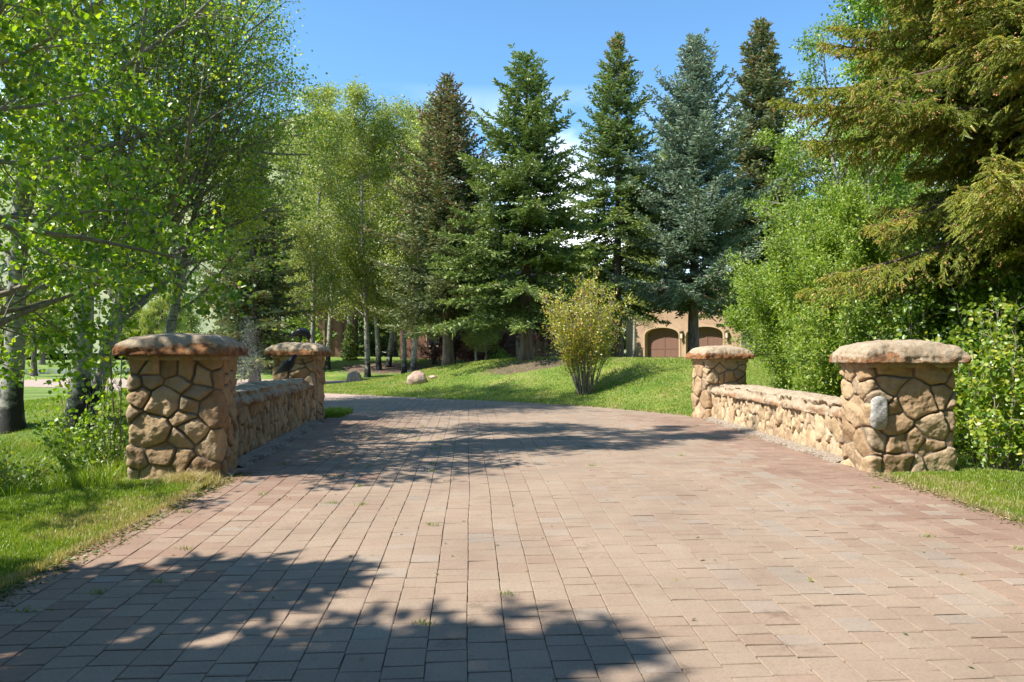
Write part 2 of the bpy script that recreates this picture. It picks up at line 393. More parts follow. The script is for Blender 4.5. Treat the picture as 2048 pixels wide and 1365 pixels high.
def paver_mat():
    m, n, l, out = new_mat('pavers')
    b = n.new('ShaderNodeBsdfPrincipled'); b.inputs['Roughness'].default_value = 0.85
    a = attr(n)
    r = ramp(n, [(0.0, (0.20, 0.124, 0.092)), (0.2, (0.262, 0.167, 0.122)), (0.4, (0.30, 0.212, 0.156)), (0.6, (0.318, 0.238, 0.178)), (0.75, (0.318, 0.246, 0.184)), (0.88, (0.315, 0.25, 0.20)), (1.0, (0.285, 0.235, 0.19))])
    l.new(a.outputs['Fac'], r.inputs['Fac'])
    t = noise_n(n, l, 55, 6, 0.75); r2 = ramp(n, [(0.3, (0.70, 0.68, 0.66)), (0.5, (1, 1, 1)), (0.72, (1.22, 1.2, 1.18))]); l.new(t.outputs['Fac'], r2.inputs['Fac'])
    mu = n.new('ShaderNodeMixRGB'); mu.blend_type = 'MULTIPLY'; mu.inputs['Fac'].default_value = 0.8
    l.new(r.outputs['Color'], mu.inputs['Color1']); l.new(r2.outputs['Color'], mu.inputs['Color2'])
    t5 = noise_n(n, l, 0.9, 6, 0.65); r5 = ramp(n, [(0.3, (0.82, 0.80, 0.78)), (0.6, (1.04, 1.03, 1.0))]); l.new(t5.outputs['Fac'], r5.inputs['Fac'])
    m5 = n.new('ShaderNodeMixRGB'); m5.blend_type = 'MULTIPLY'; m5.inputs['Fac'].default_value = 1
    l.new(mu.outputs['Color'], m5.inputs['Color1']); l.new(r5.outputs['Color'], m5.inputs['Color2'])
    t7 = noise_n(n, l, 2.4, 8, 0.75); r7 = ramp(n, [(0.30, (0.60, 0.56, 0.52)), (0.40, (1, 1, 1))]); l.new(t7.outputs['Fac'], r7.inputs['Fac'])
    m7 = n.new('ShaderNodeMixRGB'); m7.blend_type = 'MULTIPLY'; m7.inputs['Fac'].default_value = 0.8
    l.new(m5.outputs['Color'], m7.inputs['Color1']); l.new(r7.outputs['Color'], m7.inputs['Color2'])
    t8 = noise_n(n, l, 17, 5, 0.7); r8 = ramp(n, [(0.70, (1, 1, 1)), (0.74, (0.45, 0.42, 0.38))]); l.new(t8.outputs['Fac'], r8.inputs['Fac'])
    m8 = n.new('ShaderNodeMixRGB'); m8.blend_type = 'MULTIPLY'; m8.inputs['Fac'].default_value = 0.8
    l.new(m7.outputs['Color'], m8.inputs['Color1']); l.new(r8.outputs['Color'], m8.inputs['Color2'])
    l.new(m8.outputs['Color'], b.inputs['Base Color'])
    t3 = noise_n(n, l, 130, 4, 0.7); bp = n.new('ShaderNodeBump'); bp.inputs['Strength'].default_value = 0.55; bp.inputs['Distance'].default_value = 0.006
    l.new(t3.outputs['Fac'], bp.inputs['Height']); l.new(bp.outputs[0], b.inputs['Normal'])
    l.new(b.outputs[0], out.inputs['Surface'])
    return m
M['paver'] = paver_mat()
M['joint'] = pbr('joint_sand', stops=[(0.30, (0.05, 0.06, 0.025)), (0.42, (0.045, 0.032, 0.023)), (0.56, (0.10, 0.072, 0.05)), (0.66, (0.32, 0.245, 0.17))], rough=1.0, nscale=3.5, ndetail=10)

def far_road_mat():
    m, n, l, out = new_mat('distant_pavers')
    b = n.new('ShaderNodeBsdfPrincipled'); b.inputs['Roughness'].default_value = 0.85
    tc = n.new('ShaderNodeTexCoord'); br = n.new('ShaderNodeTexBrick')
    br.inputs['Scale'].default_value = 1.0; br.inputs['Brick Width'].default_value = 0.22; br.inputs['Row Height'].default_value = 0.2; br.inputs['Mortar Size'].default_value = 0.006
    br.inputs['Color1'].default_value = (0.46, 0.33, 0.25, 1); br.inputs['Color2'].default_value = (0.37, 0.29, 0.235, 1); br.inputs['Mortar'].default_value = (0.2, 0.15, 0.12, 1)
    l.new(tc.outputs['Object'], br.inputs['Vector']); l.new(br.outputs['Color'], b.inputs['Base Color'])
    l.new(b.outputs[0], out.inputs['Surface'])
    return m
M['far_road'] = far_road_mat()

def lawn_mat():
    m, n, l, out = new_mat('lawn')
    b = n.new('ShaderNodeBsdfPrincipled'); b.inputs['Roughness'].default_value = 0.9
    t = noise_n(n, l, 0.55, 8, 0.6)
    r = ramp(n, [(0.28, (0.09, 0.165, 0.018)), (0.46, (0.145, 0.235, 0.026)), (0.58, (0.22, 0.275, 0.045)), (0.70, (0.36, 0.33, 0.11))]); l.new(t.outputs['Fac'], r.inputs['Fac'])
    t2 = noise_n(n, l, 9, 9, 0.8, stretch=(1, 0.6, 1)); r2 = ramp(n, [(0.3, (0.62, 0.66, 0.55)), (0.55, (1.0, 1.0, 1.0)), (0.75, (1.3, 1.25, 1.3))]); l.new(t2.outputs['Fac'], r2.inputs['Fac'])
    mu = n.new('ShaderNodeMixRGB'); mu.blend_type = 'MULTIPLY'; mu.inputs['Fac'].default_value = 1; l.new(r.outputs['Color'], mu.inputs['Color1']); l.new(r2.outputs['Color'], mu.inputs['Color2'])
    a = attr(n, 'mulch'); t3 = noise_n(n, l, 2.5, 8, 0.7)
    ad = n.new('ShaderNodeMath'); ad.operation = 'MULTIPLY_ADD'; l.new(t3.outputs['Fac'], ad.inputs[0]); ad.inputs[1].default_value = 0.9; l.new(a.outputs['Fac'], ad.inputs[2])
    r3 = ramp(n, [(0.80, (0, 0, 0)), (0.92, (1, 1, 1))]); l.new(ad.outputs[0], r3.inputs['Fac'])
    t4 = noise_n(n, l, 14, 8, 0.8); r4 = ramp(n, [(0.3, (0.07, 0.045, 0.03)), (0.55, (0.17, 0.115, 0.08)), (0.75, (0.36, 0.25, 0.18))]); l.new(t4.outputs['Fac'], r4.inputs['Fac'])
    mx = n.new('ShaderNodeMixRGB'); l.new(r3.outputs['Color'], mx.inputs['Fac']); l.new(mu.outputs['Color'], mx.inputs['Color1']); l.new(r4.outputs['Color'], mx.inputs['Color2'])
    l.new(mx.outputs['Color'], b.inputs['Base Color'])
    t5 = noise_n(n, l, 30, 6, 0.8); bp = n.new('ShaderNodeBump'); bp.inputs['Strength'].default_value = 0.9; bp.inputs['Distance'].default_value = 0.05
    l.new(t5.outputs['Fac'], bp.inputs['Height']); l.new(bp.outputs[0], b.inputs['Normal'])
    l.new(b.outputs[0], out.inputs['Surface'])
    return m
M['lawn'] = lawn_mat()
M['hill'] = pbr('hill_ground', stops=[(0.3, (0.13, 0.155, 0.075)), (0.5, (0.22, 0.24, 0.12)), (0.7, (0.33, 0.31, 0.18))], rough=1, nscale=0.02, ndetail=10)
M['water'] = pbr('pond_water', (0.10, 0.14, 0.14), 0.12, bump=0.25, bscale=3, bdist=0.05)
M['boulder'] = pbr('pink_boulder', stops=[(0.3, (0.34, 0.21, 0.155)), (0.6, (0.52, 0.37, 0.29))], rough=0.9, nscale=3, bump=0.8, bscale=8, bdist=0.05)
M['raven'] = pbr('black_bronze', stops=[(0.4, (0.006, 0.007, 0.010)), (0.7, (0.022, 0.026, 0.036))], rough=0.42, nscale=40, bump=0.6, bscale=70, stretch=(1, 1, 1))
M['beak'] = pbr('worn_beak', (0.09, 0.075, 0.075), 0.35)
M['brass'] = pbr('brass_ball', stops=[(0.4, (0.18, 0.09, 0.03)), (0.6, (0.42, 0.24, 0.06))], rough=0.45, nscale=10, metallic=0.3)
M['stucco'] = pbr('stucco', stops=[(0.35, (0.40, 0.255, 0.165)), (0.65, (0.50, 0.335, 0.225))], rough=0.95, nscale=1.4, bump=0.3, bscale=30)
M['trim'] = pbr('pale_trim', (0.50, 0.36, 0.23), 0.9, bump=0.2, bscale=30)
M['darkstucco'] = pbr('red_stucco', stops=[(0.35, (0.25, 0.125, 0.085)), (0.65, (0.33, 0.175, 0.12))], rough=0.95, nscale=1.4)
M['roof'] = pbr('brown_roof', stops=[(0.35, (0.11, 0.075, 0.055)), (0.65, (0.20, 0.14, 0.10))], rough=0.95, nscale=4, bump=0.6, bscale=12, bdist=0.03)
M['glass'] = pbr('window_glass', (0.10, 0.10, 0.10), 0.08)
M['blind'] = pbr('brown_shade', (0.27, 0.16, 0.10), 0.6)
M['metal'] = pbr('black_iron', (0.02, 0.018, 0.016), 0.5, metallic=0.3)
M['lampglass'] = pbr('lamp_glass', (0.75, 0.62, 0.45), 0.3)
M['gravel'] = pbr('gravel', stops=[(0.35, (0.15, 0.115, 0.085)), (0.5, (0.30, 0.24, 0.18)), (0.65, (0.50, 0.42, 0.33))], rough=1, nscale=45, ndetail=8, bump=1, bscale=70, bdist=0.02)
M['mist'] = pbr('water_drops', (0.85, 0.88, 0.9), 0.3)
M['litter'] = leaf_mat('leaf_litter', [(0.0, (0.05, 0.10, 0.02)), (0.35, (0.16, 0.20, 0.04)), (0.6, (0.30, 0.24, 0.10)), (0.85, (0.42, 0.30, 0.17)), (1.0, (0.32, 0.10, 0.03))], 0.2, 0.03)

def wood_mat():
    m, n, l, out = new_mat('garage_wood')
    b = n.new('ShaderNodeBsdfPrincipled'); b.inputs['Roughness'].default_value = 0.6
    tc = n.new('ShaderNodeTexCoord'); w = n.new('ShaderNodeTexWave'); w.inputs['Scale'].default_value = 3.4; w.inputs['Distortion'].default_value = 0.3
    l.new(tc.outputs['Object'], w.inputs['Vector'])
    r = ramp(n, [(0.0, (0.06, 0.03, 0.022)), (0.12, (0.20, 0.10, 0.072)), (1.0, (0.25, 0.13, 0.095))]); l.new(w.outputs['Fac'], r.inputs['Fac'])
    l.new(r.outputs['Color'], b.inputs['Base Color']); l.new(b.outputs[0], out.inputs['Surface'])
    return m
M['wood'] = wood_mat()

# ------------------------------------------------------------------ terrain
ROAD = [(4.95, -3), (4.9, 0), (4.88, 5), (4.80, 7), (4.62, 9.3), (4.70, 10.4), (4.70, 17.6), (4.35, 18.6), (2.6, 21.6), (-0.4, 24.5), (-4.0, 26.9),
        (-7.4, 29.6), (-10.6, 33.0), (-11.4, 35.5), (-11.0, 38.0), (-9.2, 40.6), (-6.0, 41.8), (-1.0, 42.4), (-1.0, 45.4), (-6, 45.0), (-10.8, 44.6), (-17, 48.5),
        (-27.8, 53.0), (-28.8, 48), (-30, 44), (-30, 39), (-24, 36.2), (-19.8, 34.2), (-15.6, 31.0), (-10.2, 26.6), (-6.6, 22.6), (-5.1, 20), (-4.5, 18.0),
        (-4.48, 16.9), (-3.78, 10.2), (-3.55, 9.2), (-3.50, 7.5), (-3.50, 5), (-3.6, 2), (-3.8, -3)]
ROADA = np.array(ROAD)

def inside(X, Y, poly=ROADA):
    X = np.asarray(X, float); Y = np.asarray(Y, float)
    r = np.zeros(X.shape, bool)
    n = len(poly)
    for i in range(n):
        x0, y0 = poly[i]; x1, y1 = poly[(i + 1) % n]
        if y0 == y1: continue
        c = ((y0 > Y) != (y1 > Y)) & (X < (x1 - x0) * (Y - y0) / (y1 - y0) + x0)
        r ^= c
    return r

def edge_dist(X, Y, poly=ROADA):
    X = np.asarray(X, float); Y = np.asarray(Y, float)
    d = np.full(X.shape, 1e9)
    for i in range(len(poly)):
        a = poly[i]; b = poly[(i + 1) % len(poly)]
        e = b - a; t = np.clip(((X - a[0]) * e[0] + (Y - a[1]) * e[1]) / (e @ e), 0, 1)
        d = np.minimum(d, np.hypot(X - a[0] - t * e[0], Y - a[1] - t * e[1]))
    return d

def road_z(Y):
    Y = np.asarray(Y, float)
    return -0.027 * np.maximum(0, 9.5 - Y)

def ground(X, Y):
    X = np.asarray(X, float); Y = np.asarray(Y, float)
    z = road_z(Y) + 0 * X
    z = z - 0.85 * sm(4.6, 7.6, -X) * sm(7.2, 10.5, Y) * (1 - sm(16, 21, Y)) * (1 - sm(14, 24, -X) * 0.6)
    z = z - 1.1 * sm(5.7, 8.0, X) * sm(9.0, 12, Y) * (1 - sm(17, 22, Y))
    ye = np.interp(X, [-13, -7.4, -4, -.4, 2.6, 4.4, 6, 12], [33, 29.6, 26.9, 24.5, 21.6, 18.6, 18, 17])
    m = 1.36 * sm(0.1, 9.5, Y - ye) * sm(-11, 1.0, X) * (1 - sm(35.5, 41, Y) * (1 - sm(-3, 3, X)))
    far = 1.36 * sm(44.5, 57, Y) * sm(-30, -18, X + 0.15 * (Y - 50))
    z = z + np.maximum(m, far)
    # pond hollow on the left
    d = np.hypot((X + 46) / 26.0, (Y - 84) / 24.0)
    z = z - 1.1 * (1 - sm(0.8, 1.08, d))
    z = z + 0.02 * np.sin(X * 1.3 + 0.7 * Y) * np.sin(Y * 0.9) * (1 - inside(X, Y))
    return z

def gz(x, y): return float(ground(np.array([x]), np.array([y]))[0])

def build_ground():
    def axis(a, b, step, far, g=1.35):
        L = list(np.arange(a, b + 1e-6, step)); s = step
        lo, hi = a, b; A, B = [], []
        while hi < far: s *= g; hi += s; B.append(hi)
        s = step
        while lo > -far: s *= g; lo -= s; A.append(lo)
        return np.array(A[::-1] + L + B)
    xs = axis(-34, 16, 0.27, 2000); ys = axis(-4, 62, 0.27, 2000)
    X, Y = np.meshgrid(xs, ys)
    Z = ground(X, Y)
    ins = inside(X, Y)
    Z = Z - 0.09 * ins
    V = np.stack([X, Y, Z], 2).reshape(-1, 3)
    nx, ny = len(xs), len(ys)
    i = (np.arange(ny - 1)[:, None] * nx + np.arange(nx - 1)[None]).ravel()
    Fc = np.stack([i, i + 1, i + nx + 1, i + nx], 1)
    mb = MB(); mb.add(V, [Fc])
    Xf, Yf = X.ravel(), Y.ravel()
    mul = np.zeros(Xf.shape)
    for (cx, cy, rx, ry, s) in [(1.4, 30.6, 2.8, 1.6, 1.0), (4.6, 31.8, 2.4, 1.5, 0.5), (-8.6, 50.5, 4.5, 3.0, 0.7), (-3.2, 37.0, 1.2, 1.0, 0.6), (6.3, 8.6, 0.9, 0.5, 0.85),
                                (10.5, 20, 4, 5, 0.8), (9, 14, 2.2, 3.5, 0.6), (-12, 19, 2, 1.0, 0.35), (-8.5, 44, 3, 3, 0.5)]:
        d = ((Xf - cx) / rx) ** 2 + ((Yf - cy) / ry) ** 2
        mul = np.maximum(mul, s * np.exp(-d * 1.1))
    o = mb.build('ground', M['lawn'], smooth=True, pattr={'mulch': mul})
    tag(o, kind='structure', label='lawns and banks around the paved drive', cat='ground')

def poly_sheet(name, poly, zf, mat, thick=0):
    tri = tessellate_polygon([[Vector((x, y, 0)) for x, y in poly]])
    V = np.array([[x, y, zf(x, y)] for x, y in poly])
    mb = MB(); mb.add(V, [np.array([list(t) for t in tri])])
    return mb.build(name, mat)

def build_road():
    # the near part has separate modelled pavers on a bed of joint sand; the far part is one sheet
    def clip(poly, y0, keep_less):
        out = []
        n = len(poly)
        for i in range(n):
            a, b = poly[i], poly[(i + 1) % n]
            ina = (a[1] <= y0) == keep_less; inb = (b[1] <= y0) == keep_less
            if ina: out.append(a)
            if ina != inb:
                t = (y0 - a[1]) / (b[1] - a[1]); out.append((a[0] + t * (b[0] - a[0]), y0))
        return out
    lo = clip(ROAD, 9.5, True); hi = clip(ROAD, 9.5, False)
    o = poly_sheet('driveway_bed', lo, lambda x, y: float(road_z(y)) - 0.014, M['joint']); tag(o, kind='structure', label='sand bed under the near pavers', cat='driveway')
    mid = clip(hi, 26.0, True); far = clip(hi, 26.0, False)
    o = poly_sheet('bridge_bed', mid, lambda x, y: -0.014, M['joint']); tag(o, kind='structure', label='sand bed under the bridge pavers', cat='driveway')
    o = poly_sheet('distant_driveway', far, lambda x, y: 0.004, M['far_road']); tag(o, kind='structure', label='distant drive curving away left', cat='driveway')
    rng = np.random.default_rng(5)
    th = rad(-3.3)
    u = np.array([math.sin(th), math.cos(th)]); v = np.array([math.cos(th), -math.sin(th)])
    W = 0.225
    a0, a1, b0, b1 = [], [], [], []
    for i in range(-60, 26):
        s = rng.uniform(-2.5, -2.3)
        while s < 27:
            L = rng.choice([0.15, 0.225, 0.20], p=[0.4, 0.35, 0.25])
            b0.append(s); b1.append(s + L); a0.append(i * W); s += L
    a0 = np.array(a0); b0 = np.array(b0); b1 = np.array(b1)
    g = 0.0030 + 0.0018 * rng.random(len(a0))
    cx = (a0 + W / 2); cy = (b0 + b1) / 2
    CX = cx * v[0] + cy * u[0]; CY = cx * v[1] + cy * u[1]
    keep = inside(CX, CY) & (CY < 26.0) & (CY > 0.8)
    a0, b0, b1, g, CX, CY = a0[keep], b0[keep], b1[keep], g[keep], CX[keep], CY[keep]
    N = len(a0)
    wob = 0.008 * np.sin(CY * 0.9) + 0.004 * np.sin(CY * 2.3 + 1)
    jz = rng.normal(0, 0.0011, N); tx = rng.normal(0, 0.006, N); ty = rng.normal(0, 0.006, N)
    gl = 0.0014 + 0.001 * rng.random(N)
    rows = []
    for (ins_, dz) in ((0.0, -0.013), (0.0004, -0.004), (0.0048, 0.0)):
        for (sa, sb) in ((0, 0), (1, 0), (1, 1), (0, 1)):
            A = np.where(sa, a0 + W - gl - ins_, a0 + gl + ins_) + wob + rng.normal(0, 0.0012, N)
            B = np.where(sb, b1 - g - ins_, b0 + g + ins_) + rng.normal(0, 0.0015, N)
            x = A * v[0] + B * u[0]; y = A * v[1] + B * u[1]
            z = road_z(y) + dz + jz + (A - a0 - W / 2) * tx + (B - (b0 + b1) / 2) * ty
            rows.append(np.stack([x, y, z], 1))
    V = np.stack(rows, 1)
    Fq = []
    for r in (0, 4):
        for k in range(4): Fq.append([r + k, r + (k + 1) % 4, r + 4 + (k + 1) % 4, r + 4 + k])
    Fq.append([8, 9, 10, 11])
    Fq = np.array(Fq)
    FF = (Fq[None] + (np.arange(N) * 12)[:, None, None]).reshape(-1, 4)
    # paver colour: beige in the middle of the drive, redder bands along the sides, odd grey ones
    ctr = np.interp(CY, [0, 9, 18, 26], [0.75, 0.5, 0.1, -3])
    off = (CX - ctr) / 4.1
    edge = sm(0.5, 0.9, np.abs(off) + 0.08 * np.sin(CY * 0.8) + rng.normal(0, 0.07, N)) * (1 - sm(17, 21, CY))
    t = np.clip(rng.normal(0.56, 0.06, N) - 0.32 * edge, 0.03, 0.78)
    grey = rng.random(N) < 0.06 + 0.09 * (off > 0.2) * (off < 0.8)
    t = np.where(grey, rng.uniform(0.78, 0.95, N), t)
    mb = MB(); mb.add(V.reshape(-1, 3), [FF], np.repeat(t, len(Fq)))
    o = mb.build('driveway', M['paver']); tag(o, kind='structure', label='concrete paver drive over the bridge', cat='driveway')

# ------------------------------------------------------------------ stone work
def box_surface(w, d, h, res, top=True, bottom=False):
    """dense grid over a box x:+-w/2 y:+-d/2 z:0..h, shared vertices merged"""
    V, Fq, n = [], [], 0
    def face(o, a, b, la, lb):
        nonlocal n
        na = max(2, int(la / res)) + 1; nb = max(2, int(lb / res)) + 1
        A, B = np.meshgrid(np.linspace(0, 1, na), np.linspace(0, 1, nb), indexing='ij')
        pts = np.array(o) + A[..., None] * np.array(a) + B[..., None] * np.array(b)
        i = (np.arange(na - 1)[:, None] * nb + np.arange(nb - 1)[None]).ravel()
        V.append(pts.reshape(-1, 3)); Fq.append(np.stack([i, i + nb, i + nb + 1, i + 1], 1) + n); n += na * nb
    W, D = w / 2, d / 2
    face((-W, -D, 0), (w, 0, 0), (0, 0, h), w, h)
    face((W, D, 0), (-w, 0, 0), (0, 0, h), w, h)
    face((W, -D, 0), (0, d, 0), (0, 0, h), d, h)
    face((-W, D, 0), (0, -d, 0), (0, 0, h), d, h)
    if top: face((-W, -D, h), (w, 0, 0), (0, d, 0), w, d)
    if bottom: face((-W, D, 0), (w, 0, 0), (0, -d, 0), w, d)
    V = np.concatenate(V); Fq = np.concatenate(Fq)
    key = np.round(V * 2000).astype(np.int64)
    _, idx, inv = np.unique(key, axis=0, return_index=True, return_inverse=True)
    return V[idx], inv.ravel()[Fq]

def fract(V, scale, octv=5, seed=0.0, H=0.9):
    return np.array([mnoise.fractal(Vector((x * scale + seed, y * scale - seed, z * scale + 2 * seed)), H, 2.1, octv) for x, y, z in V])

def masonry(w, d, h, res, spacing, an, rng, bulge=0.034, gap=0.008, sink=0.05, lo=0.35, hi=1.4, rnd=0.03, coarse=0.021, soft=0.010, kk=0.004, top=False):
    V, Fq = box_surface(w, d, h + sink, res, top=top)
    V[:, 2] -= sink
    lim = np.array([w / 2 - rnd, d / 2 - rnd])
    q = V.copy(); q[:, 0] = np.clip(V[:, 0], -lim[0], lim[0]); q[:, 1] = np.clip(V[:, 1], -lim[1], lim[1])
    nrm = V - q; ln = np.linalg.norm(nrm, axis=1, keepdims=True)
    nrm = np.where(ln > 1e-6, nrm / np.maximum(ln, 1e-6), [[0, 0, 1.0]])
    V = np.where(ln > 1e-6, q + nrm * rnd, V)
    an = np.array(an)
    S, Rr = [], []
    areas = np.array([w * h, w * h, d * h, d * h]); tries = 0
    target = int(areas.sum() / spacing ** 2 * 14 * an.prod() ** 0.67)
    for _ in range(target):
        f = rng.choice(4, p=areas / areas.sum())
        z = rng.uniform(-0.02, h + 0.02)
        if f < 2: p = np.array([rng.uniform(-w / 2, w / 2), (-d / 2, d / 2)[f], z])
        else: p = np.array([(w / 2, -w / 2)[f - 2], rng.uniform(-d / 2, d / 2), z])
        r = spacing * rng.uniform(lo, hi)
        if S:
            dd = np.linalg.norm((np.array(S) - p) * an, axis=1)
            if (dd < (np.array(Rr) + r) * 0.5).any(): continue
        S.append(p); Rr.append(r)
    S = np.array(S) * an; Rr = np.array(Rr)
    nS = len(S)
    ident = rng.random(nS); tilt = rng.normal(0, 0.16, (nS, 3)); lift = rng.uniform(-0.3, 0.3, nS)
    # warp the lookup slightly so that stone outlines are not straight lines
    wv = np.stack([fract(V, 3.5, 2, s_) for s_ in (1.3, 5.7, 9.1)], 1) * 0.035
    VA = (V + wv) * an
    e_all = np.zeros(len(V)); first = np.zeros(len(V), int)
    for c0 in range(0, len(V), 8000):
        A = VA[c0:c0 + 8000]
        Pw = ((A[:, None] - S[None]) ** 2).sum(2) - (Rr * 0.5) ** 2
        k = min(7, nS)
        part = np.argpartition(Pw, k - 1, axis=1)[:, :k]
        pv = np.take_along_axis(Pw, part, 1); o_ = np.argsort(pv, 1)
        part = np.take_along_axis(part, o_, 1); pv = np.take_along_axis(pv, o_, 1)
        sd = np.linalg.norm(S[part[:, 1:]] - S[part[:, :1]], axis=2)
        e = (pv[:, 1:] - pv[:, :1]) / (2 * sd)
        e = -kk * np.log(np.exp(-e / kk).sum(1))
        e_all[c0:c0 + 8000] = e; first[c0:c0 + 8000] = part[:, 0]
    hgt = sm(gap, gap + soft, e_all)
    rim = 1 - np.exp(-np.maximum(e_all - gap, 0) / 0.022)
    loc = (VA - S[first])
    disp = hgt * (bulge * (0.45 + 0.55 * rim) * (1 + lift[first]) + np.clip((loc * tilt[first]).sum(1), -0.02, 0.02))
    fn = 0.6 * fract(V, 7.0, 6, 3.3) - 1.1 * np.abs(fract(V, 3.6, 3, 8.1)) + 0.3
    disp = disp + hgt * coarse * fn + 0.003 * fract(V, 40, 2, 7.7)
    V = V + nrm * disp[:, None]
    return V, Fq, {'stone_id': ident[first], 'mortar': 1 - hgt}

def slab(w, d, t, dome, res, rng, seed, bevel=0.10, rough=0.02, yjoints=None, over=0.0, p=2.6):
    """rock-faced slab with broken edges and a domed top; z from 0"""
    V, Fq = box_surface(w, d, t, res, top=True, bottom=True)
    x, y, z = V[:, 0] / (w / 2), V[:, 1] / (d / 2), V[:, 2] / t
    u = np.clip((np.abs(x) ** p + np.abs(y) ** p), 0, 1)
    topness = np.clip(z, 0, 1)
    isside = np.maximum(np.abs(x), np.abs(y)) > 0.999
    V2 = V.copy()
    dm = dome * (1 - np.maximum(np.abs(x) ** p, np.abs(y) ** p)) ** 0.8 * (1 - 0.35 * np.minimum(np.abs(x), np.abs(y)) ** 2)
    V2[:, 2] += dm * (topness > 0.999)
    # upper rim pulled in
    rim = sm(0.35, 1.0, topness)
    f1 = fract(V, 2.6, 5, seed); f2 = fract(V, 9, 5, seed + 4)
    pull = bevel * rim ** 1.5 * (0.35 + 1.3 * np.clip(f1 + 0.35, 0, 1.4) + 0.5 * np.clip(f2, 0, 1))
    strata = fract(V * np.array([1.5, 1.5, 16.0]), 1.0, 4, seed + 9)
    edge = np.where(isside, 1.0, sm(0.62, 1.0, np.maximum(np.abs(x), np.abs(y))))
    sx = 1 - (pull * edge + rough * edge * (0.6 - f2) + 0.5 * rough * strata * isside) / (w / 2)
    sy = 1 - (pull * edge + rough * edge * (0.6 - f2) + 0.5 * rough * strata * isside) / (d / 2)
    ax = sm(0.55, 1.0, np.abs(x)); ay = sm(0.55, 1.0, np.abs(y))
    V2[:, 0] *= 1 - (1 - sx) * ax; V2[:, 1] *= 1 - (1 - sy) * ay
    V2[:, 2] += np.where(topness > 0.999, rough * 0.45 * f2 + 0.016 * f1, rough * 0.15 * f2)
    if yjoints is not None:
        j = np.min(np.abs(V[:, 1][:, None] + 0.06 * V[:, 0][:, None] - np.array(yjoints)[None]), axis=1)
        cut = 1 - sm(0.008, 0.035, j)
        V2[:, 2] -= 0.035 * cut * (topness > 0.5)
        V2[:, 0] *= 1 - 0.045 * cut / (w / 2) * isside
        blk = np.digitize(V[:, 1], np.sort(yjoints))
        rs = np.random.default_rng(int(seed * 10)); off = rs.normal(0, 0.013, len(yjoints) + 2); offx = rs.normal(0, 0.018, len(yjoints) + 2)
        V2[:, 2] += off[blk] * (topness > 0.5); V2[:, 0] += offx[blk] * isside * np.sign(x)
    rust = np.where(isside, 0.62 - 0.8 * topness ** 2.5 + 0.5 * f1, -0.55 + 0.2 * f1)
    return V2, Fq, {'rust': rust}

def pillar(x, y, rz, w, d, h, z0, cap_w, cap_d, cap_t, dome, seed, label, res, cap_mat_=None, granite=False):
    rng = np.random.default_rng(seed)
    t = empty('stone_pillar', (x, y, z0), rz, label, 'stone pillar', 'four rubble stone pillars at the bridge ends')
    V, Fq, at = masonry(w - 0.05, d - 0.05, h, res, 0.33, (1, 1, 1.15), rng, bulge=0.031)
    mb = MB(); mb.add(V, [Fq]); mb.build('shaft', M['stone'], t, smooth=True, pattr=at)
    # thin bed course under the cap
    nb = MB(); V, Fq = box_surface(w + 0.02, d + 0.02, 0.06, 0.04, top=True)
    V[:, :2] *= (1 + 0.008 * fract(V, 9, 3, seed))[:, None]; V[:, 2] += h - 0.052
    nb.add(V, [Fq]); k = nb.build('bed_course', M['coping'], t, smooth=True, pattr={'rust': np.full(len(V), -0.2)})
    V, Fq, at = slab(cap_w, cap_d, cap_t, dome, max(0.02, res * 1.3), rng, seed * 1.7, bevel=0.035, rough=0.024, p=4.4)
    V[:, 2] += h + 0.004
    cb = MB(); cb.add(V, [Fq]); cb.build('cap_stone', M[cap_mat_ or 'cap'], t, smooth=True, pattr=at)
    if granite:
        gb = MB(); V, Fq = box_surface(0.22, 0.10, 0.44, 0.02, top=True, bottom=True)
        c = np.array([0, 0, 0.22]); L = V - c
        s_ = (np.abs(L[:, 0] / 0.11) ** 2.7 + np.abs(L[:, 1] / 0.05) ** 4 + np.abs(L[:, 2] / 0.22) ** 2.9) ** (-1 / 3.1)
        V = c + L * s_[:, None] * np.array([1, 1, 1]); V += 0.016 * fract(V, 5.5, 5, 3.8)[:, None] * np.array([1, 1, 0.4])
        V = V + np.array([-w / 2 + 0.115, -d / 2 - 0.008, h - 0.85])
        gb.add(V, [Fq]); o = gb.build('granite_stone', M['granite'], t, smooth=True); o['label'] = 'white granite stone set in the pillar corner'
    return t

def low_wall(x0, y0, x1, y1, thick, side, zc0, seed, label, mat, pale):
    """inner face runs from (x0,y0) to (x1,y1); side=-1: the wall body lies to the left of it"""
    L = math.hypot(x1 - x0, y1 - y0); ang = math.atan2(x1 - x0, y1 - y0)
    mx, my = (x0 + x1) / 2 + side * thick / 2 * math.cos(ang), (y0 + y1) / 2 - side * thick / 2 * math.sin(ang)
    rng = np.random.default_rng(seed)
    t = empty('parapet_wall', (mx, my, 0), -ang, label, 'stone wall', 'low stone parapets between the pillars')
    V, Fq, at = masonry(thick, L, zc0, 0.017, 0.27, (1.5, 1.5, 0.78), rng, bulge=0.05, gap=0.006, lo=0.4, hi=1.3, coarse=0.022, sink=0.5)
    mb = MB(); mb.add(V, [Fq]); mb.build('masonry', mat, t, smooth=True, pattr=at)
    js = []; s = -L / 2 + rng.uniform(0.3, 0.5)
    while s < L / 2 - 0.2: js.append(s); s += rng.uniform(0.38, 0.75)
    V, Fq, at = slab(thick + 0.22, L, 0.15, 0.12, 0.03, rng, seed * 2.1, bevel=0.10, rough=0.05, yjoints=js, p=2.2)
    V[:, 2] += zc0 - 0.01
    cb = MB(); cb.add(V, [Fq]); cb.build('coping', M['coping'], t, smooth=True, pattr=at)
    return t

